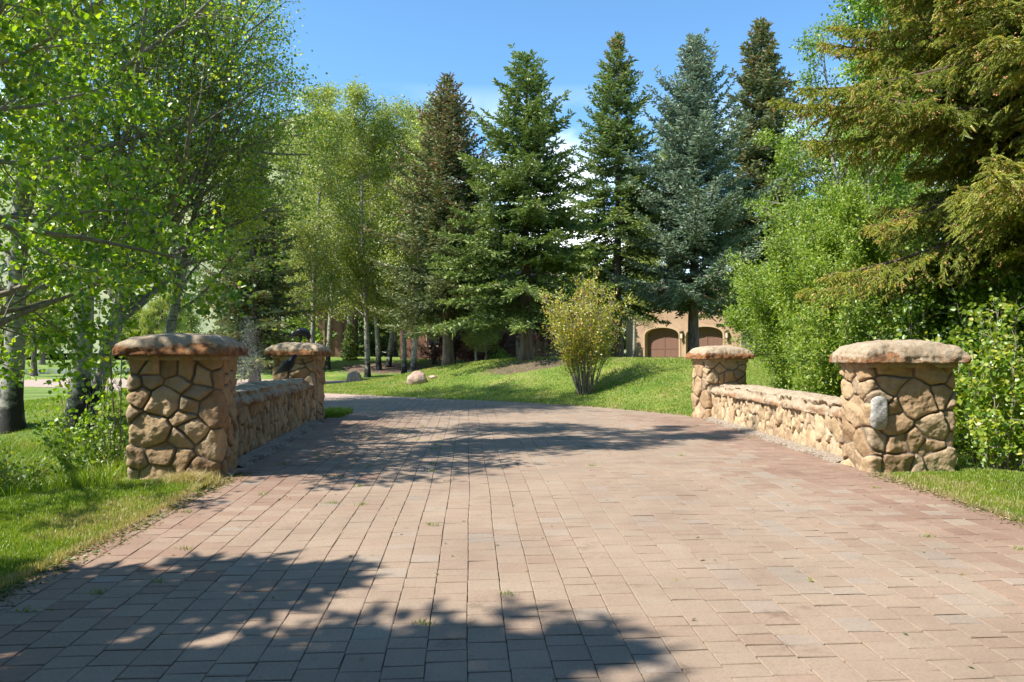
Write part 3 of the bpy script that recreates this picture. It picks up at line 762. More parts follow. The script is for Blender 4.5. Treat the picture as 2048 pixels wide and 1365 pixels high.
# ------------------------------------------------------------------ foliage templates
LEAF = (np.array([[0, 0, 0], [-.42, .22, .10], [-.50, .55, .13], [-.24, .88, .07], [0, 1.08, -.05], [.24, .88, .07], [.50, .55, .13], [.42, .22, .10]]),
        [np.array([[0, 4, 3, 2, 1]]), np.array([[0, 7, 6, 5, 4]])])
LEAF4 = (np.array([[0, 0, 0], [-.46, .48, .10], [0, 1.05, 0], [.46, .48, .10]]), [np.array([[0, 3, 2, 1]])])
LANCE = (np.array([[0, 0, 0], [-.5, .4, .03], [0, 1.0, -.06], [.5, .4, .03]]), [np.array([[0, 3, 2, 1]])])
# crossed blades: one needle-covered shoot seen from afar
SHOOT = (np.array([[0, 0, 0], [-.5, .35, 0], [-.32, .8, 0], [0, 1.05, 0], [.32, .8, 0], [.5, .35, 0], [0, .35, .5], [0, .8, .32], [0, .8, -.32], [0, .35, -.5]]),
         [np.array([[0, 5, 4, 3]]), np.array([[0, 3, 2, 1]]), np.array([[0, 6, 7, 3]]), np.array([[0, 3, 8, 9]])])

def needle_shoot():
    rs = np.random.default_rng(3)
    V = [[-.2, 0, 0], [.2, 0, 0], [.14, 1, 0], [-.14, 1, 0], [0, 0, -.2], [0, 0, .2], [0, 1, .14], [0, 1, -.14]]; Fq = [[0, 1, 2, 3], [4, 5, 6, 7]]; T = []
    for i in range(30):
        y = 0.02 + 0.96 * i / 30; a = i * 2.4 + rs.uniform(-.3, .3)
        r = 0.52 * (1 - 0.35 * y); dx, dz = math.cos(a), math.sin(a)
        o = [dx * r, y + 0.17, dz * r]; px, pz = -dz * 0.10, dx * 0.10
        n = len(V); V += [[px, y, pz], [-px, y, -pz], o]; T.append([n, n + 1, n + 2])
    return np.array(V), [np.array(Fq), np.array(T)]
NSHOOT = needle_shoot()
CONE = (np.array([[0, 0, 0], [-.5, .35, 0], [0, .35, .5], [.5, .35, 0], [0, .35, -.5], [0, 1, 0]]), [np.array([[0, 2, 1], [0, 3, 2], [0, 4, 3], [0, 1, 4], [5, 1, 2], [5, 2, 3], [5, 3, 4], [5, 4, 1]])])

def unit(v): return v / (np.linalg.norm(v, axis=-1, keepdims=True) + 1e-9)

# ------------------------------------------------------------------ conifers
def spruce(h, R, seed, mat, zb=1.2, r0=0.2, dens=1.0, shoot=(0.16, 0.05), power=0.85, cones=0.0, cone_low=0.6, near=False, up=0.0, step=0.34, keep=None, narrow_top=0.0, droop=0.22, gappy=0.0, label=None, group=None, loc=(0, 0, 0), rz=0):
    rng = np.random.default_rng(seed)
    t = empty('spruce_tree', loc, rz, label, 'spruce tree', group)
    tb = MB()
    zz = np.linspace(-0.3, h * 0.985, 16)
    wob = np.stack([0.04 * np.sin(zz * 0.7 + seed), 0.04 * np.cos(zz * 0.5 + seed), zz], 1)
    rr = r0 * np.interp(zz / h, [-0.03, 0, 0.04, 0.3, 1], [1.5, 1.35, 1.05, 0.72, 0.06])
    tb.tube(wob, rr, 10)
    tb.build('trunk', M['bark'], t, smooth=True)
    bb, fb, cb = MB(), MB(), MB()
    z = zb
    p0s, p1s, ra, rb = [], [], [], []
    sp, sd, sl, st = [], [], [], []
    cp, cd = [], []
    while z < h * 0.985:
        f = (h - z) / (h - zb)
        nb = int(rng.integers(5, 8) if f > 0.12 else 4) + 3 * near
        a0 = rng.uniform(0, 6.28)
        for b_ in range(nb):
            if rng.random() < gappy * (0.4 + f): continue
            az = a0 + b_ * 6.283 / nb + rng.normal(0, 0.25)
            L = R * (f ** power) * rng.uniform(0.50, 1.15) * (1 - narrow_top * (1 - f) * f * 2) + 0.12
            if f > 0.82: L *= rng.uniform(0.6, 1.0)
            hd = np.array([math.cos(az), math.sin(az), 0.0])
            zz0 = z + rng.uniform(-0.15, 0.15)
            e0 = math.tan(rad(np.interp(f, [0, 0.25, 0.6, 1], [48, 24, 2, -14]) + up + rng.normal(0, 6)))
            n = max(4, int(L / 0.22))
            tt = np.linspace(0, 1, n + 1)
            pts = np.array([0, 0, zz0]) + hd * (L * tt)[:, None] * 0.97
            pts[:, 2] += L * (e0 * tt - droop * tt ** 2 * f + 0.20 * tt ** 3)
            side_w = rng.normal(0, 0.05) * L
            sdv = np.array([-hd[1], hd[0], 0])
            pts += sdv * (side_w * tt ** 2)[:, None]
            if keep is not None and not keep(pts[-1] + np.array(loc)) and not keep(pts[n // 2] + np.array(loc)): continue
            br = 0.011 * L + 0.006
            if near: br *= 1.3
            p0s.append(pts[:-1]); p1s.append(pts[1:]); rt = br * (1 - tt * 0.85); ra.append(rt[:-1]); rb.append(rt[1:])
            mm_ = max(4, int(L * 0.8 / 0.07))
            tm = 0.2 + 0.8 * rng.random(mm_)
            qb = np.stack([np.interp(tm, tt, pts[:, k]) for k in range(3)], 1)
            sp.append(qb); sd.append(unit(hd[None] * 0.7 + rng.normal(0, 0.55, (mm_, 3)) + np.array([0, 0, 0.35]))); sl.append(shoot[0] * rng.uniform(0.6, 1.1, mm_)); st.append(np.clip(0.3 + 0.4 * tm + rng.normal(0, 0.12, mm_), 0, 0.86))
            # side twigs
            ds = (0.105 if not near else 0.115) / dens
            m = max(3, int(L * 0.86 / ds))
            ts = 0.12 + 0.88 * (np.arange(m) + rng.random(m)) / m
            for sgn in (-1, 1):
                base = np.stack([np.interp(ts, tt, pts[:, k]) for k in range(3)], 1)
                tang = unit(np.stack([np.interp(ts, (tt[1:] + tt[:-1]) / 2, np.diff(pts[:, k])) for k in range(3)], 1))
                tl = (0.34 * L * (1 - ts) ** 0.75 + 0.10) * rng.uniform(0.6, 1.15, m)
                tl = np.minimum(tl, 1.1)
                sv = unit(np.cross(tang, [0, 0, 1.0])) * sgn
                dd = unit(tang * rng.uniform(0.5, 0.9, (m, 1)) + sv + np.array([0, 0, 1]) * rng.normal(-0.10, 0.22, (m, 1)))
                end = base + dd * tl[:, None]; end[:, 2] -= (0.16 + 0.25 * near) * tl ** 1.3
                p0s.append(base); p1s.append(end); ra.append(np.full(m, 0.006)); rb.append(np.full(m, 0.003))
                fs = shoot[0] * (0.52 if not near else 0.29)
                k = np.maximum(2, (tl / fs).astype(int))
                idx = np.repeat(np.arange(m), k)
                w_ = (np.concatenate([np.arange(q) for q in k]) + rng.random(len(idx))) / k[idx]
                q0 = base[idx] + (end - base)[idx] * w_[:, None]
                td = unit((end - base)[idx])
                s2 = unit(np.cross(td, [0, 0, 1.0])) * rng.choice([-1, 1], (len(idx), 1))
                sdn = unit(td * rng.uniform(0.4, 1.1, (len(idx), 1)) + s2 * rng.uniform(0.1, 0.9, (len(idx), 1)) + rng.normal(0, 0.28, (len(idx), 3)) + np.array([0, 0, -0.5 * near + 0.12]))
                sp.append(q0); sd.append(sdn); sl.append(shoot[0] * rng.uniform(0.65, 1.25, len(idx)))
                # tint: sunlit tips put into the colour, brighter towards the branch ends
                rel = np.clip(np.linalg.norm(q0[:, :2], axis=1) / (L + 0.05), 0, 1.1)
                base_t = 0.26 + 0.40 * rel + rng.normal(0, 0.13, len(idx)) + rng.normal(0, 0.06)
                if cones > 0:
                    hz = np.clip((q0[:, 2] / h - cone_low) / (1 - cone_low), 0, 1)
                    c = rng.random(len(idx)) < cones * hz * rel * (0.25 if near else 1)
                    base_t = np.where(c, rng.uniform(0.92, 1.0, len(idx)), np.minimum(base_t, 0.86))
                    if near:
                        c2 = rng.random(len(idx)) < cones * 0.26 * rel * (1 + np.sin(q0[:, 0] * 2.6 + q0[:, 1] * 1.9) * np.sin(q0[:, 2] * 2.3))
                        [(cp.append((q0 + sdn * shoot[0] * (0.75 + 0.12 * z3) + rng.normal(0, 0.022, q0.shape))[c2]), cd.append(unit(sdn + rng.normal(0, 0.4, sdn.shape))[c2])) for z3 in range(3)]; base_t = np.minimum(base_t, 0.86)
                else: base_t = np.minimum(base_t, 0.86)
                st.append(np.clip(base_t, 0, 1))
        z += step * rng.uniform(0.7, 1.3) * (0.45 + 0.75 * f)
    # leader shoot
    q = np.linspace(h * 0.93, h, 22); sp.append(np.stack([wob[-1, 0] + 0 * q, wob[-1, 1] + 0 * q, q], 1)); sd.append(unit(rng.normal(0, 1, (22, 3)) + [0, 0, 1.3])); sl.append(np.full(22, shoot[0])); st.append(np.full(22, 0.6))
    p0, p1, ra, rb = np.concatenate(p0s), np.concatenate(p1s), np.concatenate(ra), np.concatenate(rb)
    bb.segs(p0, p1, ra, rb, 3 if not near else 5)
    bb.build('branches', M['bark'] if not near else M['branch_brown'], t, smooth=near)
    sp, sd, sl, st = np.concatenate(sp), np.concatenate(sd), np.concatenate(sl), np.concatenate(st)
    if keep is not None:
        kk = keep(sp + np.array(loc)); sp, sd, sl, st = sp[kk], sd[kk], sl[kk], st[kk]
    Rm = frames(sd, rng.uniform(0, 6.28, len(sp)))
    T = NSHOOT if near else SHOOT
    wd = shoot[1] * (1 if not near else 1)
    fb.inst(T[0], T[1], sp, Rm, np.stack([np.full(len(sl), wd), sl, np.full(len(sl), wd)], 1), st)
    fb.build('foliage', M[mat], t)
    if near and cp:
        cp, cd = np.concatenate(cp), np.concatenate(cd)
        if keep is not None: kk = keep(cp + np.array(loc)); cp, cd = cp[kk], cd[kk]
        cb.inst(CONE[0], CONE[1], cp, frames(cd, rng.uniform(0, 6, len(cp))), np.stack([np.full(len(cp), 0.030), np.full(len(cp), 0.050), np.full(len(cp), 0.030)], 1))
        cb.build('pollen_cones', M['cone'], t)
    return t

# ------------------------------------------------------------------ broadleaf trees
def grow(rng, p, d, L, r, lev, maxlev, prm, out, tips):
    n = max(3, int(L / prm['step'][lev]))
    sl = L / n; cur = np.array(p, float); d = np.array(d, float); rr = r
    nch = prm['kids'][lev] if lev < maxlev else 0
    st = prm['bare'][lev]
    kid_at = np.sort(rng.uniform(st, 0.98, nch)) if nch else []
    ki = 0
    for i in range(n):
        d = d + rng.normal(0, prm['wob'][lev], 3); d[2] += prm['trop'][lev]
        d /= np.linalg.norm(d)
        nx = cur + d * sl
        r2 = r * (1 - 0.80 * (i + 1) / n) ** 0.9 if lev else r * (1 - 0.88 * (i + 1) / n)
        out.append((cur, nx, rr, r2, lev))
        while ki < nch and kid_at[ki] <= (i + 1) / n:
            t = kid_at[ki]; ki += 1
            a = rng.uniform(0, 6.283)
            e1 = np.cross(d, [0.3, 0.2, 1.0]); e1 /= np.linalg.norm(e1) + 1e-9; e2 = np.cross(d, e1)
            ang = rad(rng.uniform(*prm['ang'][lev]))
            cd = d * math.cos(ang) + (e1 * math.cos(a) + e2 * math.sin(a)) * math.sin(ang)
            if prm.get('bias') is not None and lev == 0: cd = cd + np.array(prm['bias']) * rng.uniform(0, 1); cd /= np.linalg.norm(cd)
            if lev == 0: cl = prm['limb'](t) * rng.uniform(0.7, 1.15)
            else: cl = L * prm['ratio'][lev] * (1.05 - 0.6 * t) * rng.uniform(0.7, 1.2)
            grow(rng, nx, cd, cl, max(0.0025, min(rr * 0.62, r2 * 0.8 + 0.002, 0.010 * cl + 0.003)) if lev else min(r2 * 0.6, 0.014 * cl + 0.006), lev + 1, maxlev, prm, out, tips)
        if lev == maxlev or (lev == maxlev - 1 and i > n * 0.5):
            tips.append((nx, d.copy(), lev))
        cur, rr = nx, r2

def broadleaf(name, h, r0, seed, leafmat, loc, label, cat, group=None, rz=0, lean=(0, 0), limb_len=2.5, nlimbs=40, bare=0.25, kids=(7, 5), per=4, size=0.05, spread=0.10, tmpl=LEAF4,
              barkmat='aspen_bark', ang=(45, 75), trop=(0.0, 0.03, 0.02, -0.02), aspect=1.0, hang=0.3, bias=None, keep=None, prof=None, tint_mu=0.5, tint_sd=0.2, extra_trunks=0, twigmat='stem', maxlev=3, wob=(0.02, 0.08, 0.12, 0.15), top_thin=1.0, yellow=0.0, trunk_k=10, fork=None):
    rng = np.random.default_rng(seed)
    t = empty(name, loc, rz, label, cat, group)
    prof = prof or (lambda q: limb_len * (1.0 - 0.75 * q ** 1.6))
    prm = dict(step=(0.5, 0.3, 0.2, 0.12), kids=(nlimbs, kids[0], kids[1], 0), bare=(bare, 0.25, 0.2, 0), wob=wob, trop=trop, ang=(ang, (30, 60), (25, 60), (0, 0)), ratio=(0, 0.5, 0.55, 0.5), limb=prof, bias=bias)
    out, tips = [], []
    d0 = np.array([lean[0], lean[1], 1.0]); d0 /= np.linalg.norm(d0)
    grow(rng, (0, 0, -0.2), d0, h, r0, 0, maxlev, prm, out, tips)
    for k in range(extra_trunks):
        a = rng.uniform(0, 6.28)
        dd = unit(np.array([math.cos(a) * 0.35, math.sin(a) * 0.35, 1.0]))
        grow(rng, (0.15 * math.cos(a), 0.15 * math.sin(a), -0.2), dd, h * rng.uniform(0.7, 0.95), r0 * 0.8, 0, maxlev, prm, out, tips)
    tr = [o for o in out if o[4] == 0]; br = [o for o in out if o[4] > 0]
    tb = MB()
    chains, cur = [], []
    for o in tr:
        if cur and np.allclose(cur[-1][1], o[0]): cur.append(o)
        else:
            if cur: chains.append(cur)
            cur = [o]
    if cur: chains.append(cur)
    for ch in chains:
        pts = [ch[0][0]] + [c[1] for c in ch]; rs = np.array([ch[0][2]] + [c[3] for c in ch])
        rs[0] *= 1.45; rs[1] *= 1.12
        tb.tube(np.array(pts), np.maximum(rs, 0.004), trunk_k, caps=False)
    tb.build('trunk', M[barkmat], t, smooth=True)
    bb = MB()
    P0 = np.array([o[0] for o in br]); P1 = np.array([o[1] for o in br]); R0 = np.array([o[2] for o in br]); R1 = np.array([o[3] for o in br]); LV = np.array([o[4] for o in br])
    if keep is not None:
        kk = keep(P0 + np.array(loc)); P0, P1, R0, R1, LV = P0[kk], P1[kk], R0[kk], R1[kk], LV[kk]
    for lv in (1, 2, 3):
        q = LV == lv
        if q.any(): bb.segs(P0[q], P1[q], R0[q] * (1, 0.85, 0.6)[lv - 1], R1[q] * (1, 0.85, 0.6)[lv - 1], 6 if lv == 1 else (4 if lv == 2 else 3))
    bb.build('branches', M[twigmat], t, smooth=True)
    TP = np.array([a[0] for a in tips]); TD = np.array([a[1] for a in tips])
    hz = np.clip(TP[:, 2] / h, 0, 1)
    n = rng.poisson(per * (1 - (1 - top_thin) * hz))
    idx = np.repeat(np.arange(len(TP)), n); N = len(idx)
    clump = rng.normal(0, 0.10, len(TP))
    pos = TP[idx] + rng.normal(0, spread, (N, 3)) * np.array([1, 1, 0.8])
    if keep is not None:
        kk = keep(pos + np.array(loc)); pos, idx = pos[kk], idx[kk]; N = len(pos)
    d = unit(rng.normal(0, 0.6, (N, 3)) + TD[idx] * 0.4 + np.array([0, 0, -hang]))
    sz = size * rng.uniform(0.65, 1.2, N)
    tint = rng.normal(tint_mu, tint_sd, N) + clump[idx] + 0.10 * np.sin(pos[:, 0] * 1.7 + seed) * np.sin(pos[:, 2] * 1.3)
    tint = np.clip(tint, 0, 0.9)
    if yellow: tint = np.where(rng.random(N) < yellow * (0.4 + 1.2 * hz[idx]), rng.uniform(0.92, 1, N), tint)  # random yellow leaves, thicker towards the top as painted sunlit highlights
    fb = MB(); fb.inst(tmpl[0], tmpl[1], pos, frames_up(d, rng), np.stack([sz * aspect, sz, sz * aspect], 1), tint)
    fb.build('foliage', M[leafmat], t)
    return t

def shrub(name, h, R, seed, leafmat, loc, label, cat, group=None, fall=0.62, nst=40, per=3, size=0.05, aspect=1.0, tmpl=LEAF4, spread=0.07, stemr=0.012, kids=5, low=0.15, stemmat='stem', tint_mu=0.5, tint_sd=0.2, flat=1.0, baser=0.2, droop=0.0, power=0.7, keep=None, bare_top=0.0):
    """many stems fanning from one base"""
    rng = np.random.default_rng(seed)
    t = empty(name, loc, 0, label, cat, group)
    p0s, p1s, ra, rb, tp, td = [], [], [], [], [], []
    for i in range(nst):
        az = rng.uniform(0, 6.283); q = rng.random() ** power
        tipv = np.array([math.cos(az) * R * q, math.sin(az) * R * q * flat, h * rng.uniform(0.65, 1.02) * math.sqrt(max(0.05, 1 - fall * q * q))])
        b0 = np.array([math.cos(az) * baser * q, math.sin(az) * baser * q, -0.15])
        n = max(6, int(np.linalg.norm(tipv) / 0.25)); tt = np.linspace(0, 1, n + 1)
        c = b0 + (tipv - b0) * 0.5 * np.array([0.65, 0.65, 1.15])
        pts = ((1 - tt) ** 2)[:, None] * b0 + (2 * tt * (1 - tt))[:, None] * c + (tt ** 2)[:, None] * tipv
        pts[1:] += np.cumsum(rng.normal(0, 0.018, (n, 3)), 0)
        pts[:, 2] -= droop * R * q * tt ** 3
        r = stemr * rng.uniform(0.6, 1.2); rr = r * (1 - 0.8 * tt)
        p0s.append(pts[:-1]); p1s.append(pts[1:]); ra.append(rr[:-1]); rb.append(rr[1:])
        m = int(kids * n * 0.35) + 2
        s = rng.uniform(low, 1, m)
        base = np.stack([np.interp(s, tt, pts[:, k]) for k in range(3)], 1)
        L = (0.10 + 0.24 * R * (1 - 0.5 * s)) * rng.uniform(0.5, 1.1, m)
        dd = unit(unit(tipv)[None] * 0.7 + rng.normal(0, 0.55, (m, 3)) + np.array([0, 0, 0.15]))
        e = base + dd * L[:, None]
        p0s.append(base); p1s.append(e); ra.append(np.full(m, r * 0.35)); rb.append(np.full(m, r * 0.15))
        for w in np.arange(0.2, 1.01, 0.08 / max(0.1, 0.3 * R)):
            tp.append(base + (e - base) * w); td.append(dd)
    p0, p1, ra, rb = np.concatenate(p0s), np.concatenate(p1s), np.concatenate(ra), np.concatenate(rb)
    if keep is not None: kk = keep(p0 + np.array(loc)); p0, p1, ra, rb = p0[kk], p1[kk], ra[kk], rb[kk]
    bb = MB(); bb.segs(p0, p1, ra, rb, 4); bb.build('stems', M[stemmat], t, smooth=True)
    TP, TD = np.concatenate(tp), np.concatenate(td)
    if bare_top: kk = rng.random(len(TP)) > bare_top * (TP[:, 2] / h) ** 2; TP, TD = TP[kk], TD[kk]
    n = rng.poisson(per, len(TP)); idx = np.repeat(np.arange(len(TP)), n); N = len(idx)
    pos = TP[idx] + rng.normal(0, spread, (N, 3))
    pos[:, 2] = np.maximum(pos[:, 2], 0.02)
    if keep is not None: kk = keep(pos + np.array(loc)); pos, idx = pos[kk], idx[kk]; N = len(pos)
    d = unit(rng.normal(0, 0.55, (N, 3)) + TD[idx] * 0.6)
    cl = rng.normal(0, 0.10, len(TP))
    sz = size * rng.uniform(0.6, 1.25, N)
    tint = np.clip(rng.normal(tint_mu, tint_sd, N) + cl[idx], 0, 1)
    fb = MB(); fb.inst(tmpl[0], tmpl[1], pos, frames_up(d, rng), np.stack([sz * aspect, sz, sz * aspect], 1), tint)
    fb.build('foliage', M[leafmat], t)
    return t

def scatter_blades(name, pts, hgt, wid, tint, rng, lean=0.35, label=None, cat=None):
    N = len(pts)
    a = rng.uniform(0, 6.283, N); w = wid * rng.uniform(0.7, 1.3, N)
    dx, dy = np.cos(a) * w / 2, np.sin(a) * w / 2
    ln = rng.normal(0, lean, (N, 2)) * hgt[:, None]
    b0 = pts + np.stack([dx, dy, -0.01 + 0 * dx], 1); b1 = pts + np.stack([-dx, -dy, -0.01 + 0 * dx], 1)
    mid = pts + np.stack([ln[:, 0] * 0.35, ln[:, 1] * 0.35, hgt * 0.6], 1)
    m0 = mid + np.stack([dx, dy, 0 * dx], 1) * 0.75; m1 = mid - np.stack([dx, dy, 0 * dx], 1) * 0.75
    tp = pts + np.stack([ln[:, 0], ln[:, 1], hgt], 1)
    V = np.stack([b0, b1, m1, m0, tp], 1).reshape(-1, 3)
    o = np.arange(N)[:, None] * 5
    mb = MB(); mb.add(V, [np.concatenate([o, o + 1, o + 2, o + 3], 1)], tint)
    mb.f.append(np.concatenate([o + 3, o + 2, o + 4], 1)); mb.t.append(np.asarray(tint)); mb.m.append(np.zeros(N))
    ob = mb.build(name, M['grass'])
    return tag(ob, label, cat, kind='stuff')

# ================================================================== SCENE
build_ground()
build_road()

# ---- pillars and parapets
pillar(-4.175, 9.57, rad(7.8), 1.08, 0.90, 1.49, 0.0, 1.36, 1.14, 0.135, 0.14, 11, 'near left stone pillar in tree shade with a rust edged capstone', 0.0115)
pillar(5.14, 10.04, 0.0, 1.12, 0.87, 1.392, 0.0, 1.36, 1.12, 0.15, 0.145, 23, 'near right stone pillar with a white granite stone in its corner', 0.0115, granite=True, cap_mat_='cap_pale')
pillar(-4.93, 17.38, 0.0, 0.93, 0.93, 1.48, 0.0, 1.27, 1.17, 0.15, 0.16, 31, 'far left stone pillar carrying the bowing raven statue', 0.017)
pillar(5.014, 18.16, rad(10), 1.00, 0.93, 1.405, 0.0, 1.27, 1.17, 0.15, 0.17, 47, 'far right stone pillar in front of the garage doors', 0.017)
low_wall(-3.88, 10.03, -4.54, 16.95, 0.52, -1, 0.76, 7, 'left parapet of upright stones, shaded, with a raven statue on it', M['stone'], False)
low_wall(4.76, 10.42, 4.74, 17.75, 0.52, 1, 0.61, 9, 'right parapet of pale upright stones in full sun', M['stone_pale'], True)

# ---- gravel along the walls
def gravel(name, pts, w, label):
    rng = np.random.default_rng(3); P_ = np.array(pts); mb = MB()
    n = 60; s = np.linspace(0, 1, n); k = np.linspace(0, 1, len(P_))
    cx, cy = np.interp(s, k, P_[:, 0]), np.interp(s, k, P_[:, 1])
    rows = []
    for j, (o, z) in enumerate(((0, 0.06), (0.4, 0.04), (0.75, 0.018), (1.0, -0.004))):
        ww = o * w * (1 + 0.25 * np.sin(s * 37) * (j > 1) + (0.15 * rng.normal(0, 1, n)) * (j > 1))
        rows.append(np.stack([cx + ww, cy, z + 0.006 * rng.normal(0, 1, n) * (j < 3)], 1))
    V = np.stack(rows, 1).reshape(-1, 3); i = np.arange(n - 1)[:, None] * 4 + np.arange(3)[None]
    i = i.ravel(); mb.add(V, [np.stack([i, i + 1, i + 5, i + 4], 1)])
    o = mb.build(name, M['gravel'], smooth=True); tag(o, label, 'gravel', kind='structure')
    # loose stones on it
    m = 1100; t_ = rng.random(m); a = rng.random(m) ** 1.2 * w * 1.15
    pos = np.stack([np.interp(t_, k, P_[:, 0]) + a, np.interp(t_, k, P_[:, 1]), 0.05 * (1 - np.abs(a) / abs(w) / 1.2)], 1)
    mb = MB(); mb.inst(CONE[0] - [0, .5, 0], CONE[1], pos, frames(unit(rng.normal(0, 1, (m, 3))), rng.uniform(0, 6, m)), rng.uniform(0.008, 0.026, (m, 1)) * np.ones(3), rng.random(m))
    tag(mb.build('loose_gravel', M['gravel']), label.replace('strip', 'stones'), 'gravel', kind='stuff')
gravel('gravel_strip', [(-3.80, 10.0), (-4.52, 17.0)], 0.26, 'gravel strip at the foot of the left parapet')
gravel('gravel_strip', [(4.70, 10.45), (4.68, 17.7)], -0.2, 'gravel strip at the foot of the right parapet')

# ---- raven statues
def raven(px_loc, rz, label, bow=False):
    t = empty('raven_statue', px_loc, rz, label, 'bird statue', 'bronze raven statues')
    t.scale = (1.18, 1.18, 1.12)
    # local x forward, z up; about half a metre long
    def loft(rings, k=14):
        V = []
        for (x, z, ry, rzz, nx, nz) in rings:
            for a in np.arange(k) * 2 * math.pi / k:
                ly, lz = math.cos(a) * ry, math.sin(a) * rzz
                V.append([x - nz * lz, ly, z + nx * lz])
        Fq = []; n = len(rings)
        i = np.arange(k); j = (i + 1) % k
        for q in range(n - 1): Fq.append(np.stack([i + q * k, j + q * k, j + (q + 1) * k, i + (q + 1) * k], 1))
        return np.array(V), [np.concatenate(Fq), np.arange(k)[::-1].reshape(1, -1), (np.arange(k) + (n - 1) * k).reshape(1, -1)]
    if bow:
        body = [(-.25, .135, .030, .006, .9, .4), (-.17, .185, .036, .014, .85, .5), (-.11, .215, .050, .045, .85, .45), (-.04, .240, .072, .075, .93, .3), (.03, .250, .074, .085, 1, .0),
                (.09, .245, .062, .076, .85, -.5), (.135, .215, .046, .060, .5, -.86), (.160, .175, .040, .050, .15, -.98), (.168, .135, .036, .042, 0, -1), (.163, .105, .018, .020, -.1, -1)]
        beak = [((.163, 0, .115), .019), ((.157, 0, .085), .013), ((.146, 0, .055), .003)]
        legs = [(.0, .03), (.035, -.03)]
        wing = [(-.20, .175), (-.12, .235), (-.03, .285), (.05, .300), (.09, .270), (.04, .235), (-.05, .205), (-.13, .172)]
    else:
        body = [(-.26, .060, .030, .006, .8, .55), (-.18, .115, .036, .015, .8, .55), (-.12, .155, .050, .040, .8, .6), (-.05, .205, .072, .068, .8, .6), (.02, .262, .076, .080, .72, .7),
                (.075, .322, .060, .066, .6, .8), (.105, .375, .040, .046, .55, .83), (.125, .412, .035, .038, .85, .5), (.155, .430, .033, .034, 1, .15), (.180, .430, .016, .018, 1, 0)]
        beak = [((.170, 0, .430), .017), ((.205, 0, .430), .012), ((.240, 0, .420), .003)]
        legs = [(.0, .03), (.04, -.03)]
        wing = [(-.22, .095), (-.15, .165), (-.06, .250), (.02, .322), (.065, .330), (.055, .265), (-.02, .190), (-.12, .118)]
    body = [(x, z, ry * 1.3, rzz * 1.3, nx, nz) for x, z, ry, rzz, nx, nz in body]
    V, Fq = loft(body); mb = MB(); mb.add(V, Fq)
    ob = mb.build('body', M['raven'], t, smooth=True)
    sub = ob.modifiers.new('s', 'SUBSURF'); sub.levels = 1; sub.render_levels = 1
    mb = MB(); mb.tube([b[0] for b in beak], [b[1] for b in beak], 8); mb.build('beak', M['beak'], t, smooth=True)
    W = np.array(wing)
    for sg in (-1, 1):
        mb = MB(); n = len(W)
        yo = sg * (0.078 - 0.30 * np.abs(W[:, 0]) ** 1.5)
        A = np.stack([W[:, 0], yo, W[:, 1]], 1); B = A + [0, sg * 0.014, 0]; B[:, 0] = A[:, 0] * 0.94; B[:, 2] = A[:, 2].mean() + (A[:, 2] - A[:, 2].mean()) * 0.9
        i = np.arange(n); j = (i + 1) % n
        mb.add(np.concatenate([A, B]), [np.stack([i, j, j + n, i + n], 1), (np.arange(n) + n).reshape(1, -1)])
        mb.build('wing', M['raven'], t, smooth=False)
    for lx, ly in legs:
        mb = MB(); hz = 0.21 if bow else 0.19
        mb.tube([(lx - .01, ly, hz), (lx + .005, ly, .10), (lx - .012, ly, .055), (lx, ly, .004)], [.022, .013, .008, .008], 7)
        for a in (-.5, 0, .5, 3.14):
            mb.tube([(lx, ly, .010), (lx + .045 * math.cos(a), ly + .045 * math.sin(a), .012), (lx + .07 * math.cos(a), ly + .07 * math.sin(a), .003)], [.008, .006, .003], 6)
        mb.build('leg', M['raven'], t, smooth=True)
    return t
raven((-4.76, 15.9, 1.005), rad(-8), 'black raven statue standing upright on the left parapet')
raven((-4.92, 17.40, 1.755), rad(0), 'black raven statue bowing over a ball on the far left pillar', bow=True)
mb = MB(); nu = 14
th_, ph_ = np.meshgrid(np.linspace(0.02, math.pi - 0.02, 10), np.arange(nu) * 2 * math.pi / nu, indexing='ij')
Vb = np.stack([np.sin(th_) * np.cos(ph_), np.sin(th_) * np.sin(ph_), np.cos(th_)], 2).reshape(-1, 3) * 0.047
ii = (np.arange(9)[:, None] * nu + np.arange(nu)[None]); jj = (np.arange(9)[:, None] * nu + (np.arange(nu)[None] + 1) % nu)
mb.add(Vb + 0.003 * fract(Vb, 30, 2)[:, None], [np.stack([ii, ii + nu, jj + nu, jj], 2).reshape(-1, 4)])
ball = mb.build('brass_ball', M['brass'], smooth=True, loc=(-4.72, 17.37, 1.815)); tag(ball, 'small brown brass ball under the beak of the bowing raven', 'ball')

# ---- boulders
def boulder(px, Y, w, h, seed, label, squash=1.0):
    x = (px - 1024) / F * Y; V, Fq = box_surface(2, 2, 2, 0.16, top=True, bottom=True)
    V[:, 2] -= 1; V = unit(V); V = V * (1 + 0.22 * fract(V, 0.9, 4, seed))[:, None]
    V = V + 0.05 * fract(V, 4, 4, seed + 2)[:, None] * V
    V *= np.array([w / 2, w / 2 * squash, h * 0.72]); V[:, 2] += h * 0.28
    mb = MB(); mb.add(V, [Fq]); o = mb.build('boulder', M['boulder'], smooth=True, loc=(x, Y, gz(x, Y)))
    tag(o, label, 'boulder', 'pink boulders on the lawn edge')
boulder(709, 41.0, 0.85, 0.62, 2.2, 'pointed pink boulder beside the distant drive', 0.8)
boulder(833, 31.0, 0.92, 0.50, 5.1, 'broad pink boulder on the sunny slope of the lawn', 0.7)
boulder(866, 31.6, 0.34, 0.13, 8.3, 'small flat pale rock right of the broad boulder', 0.8)

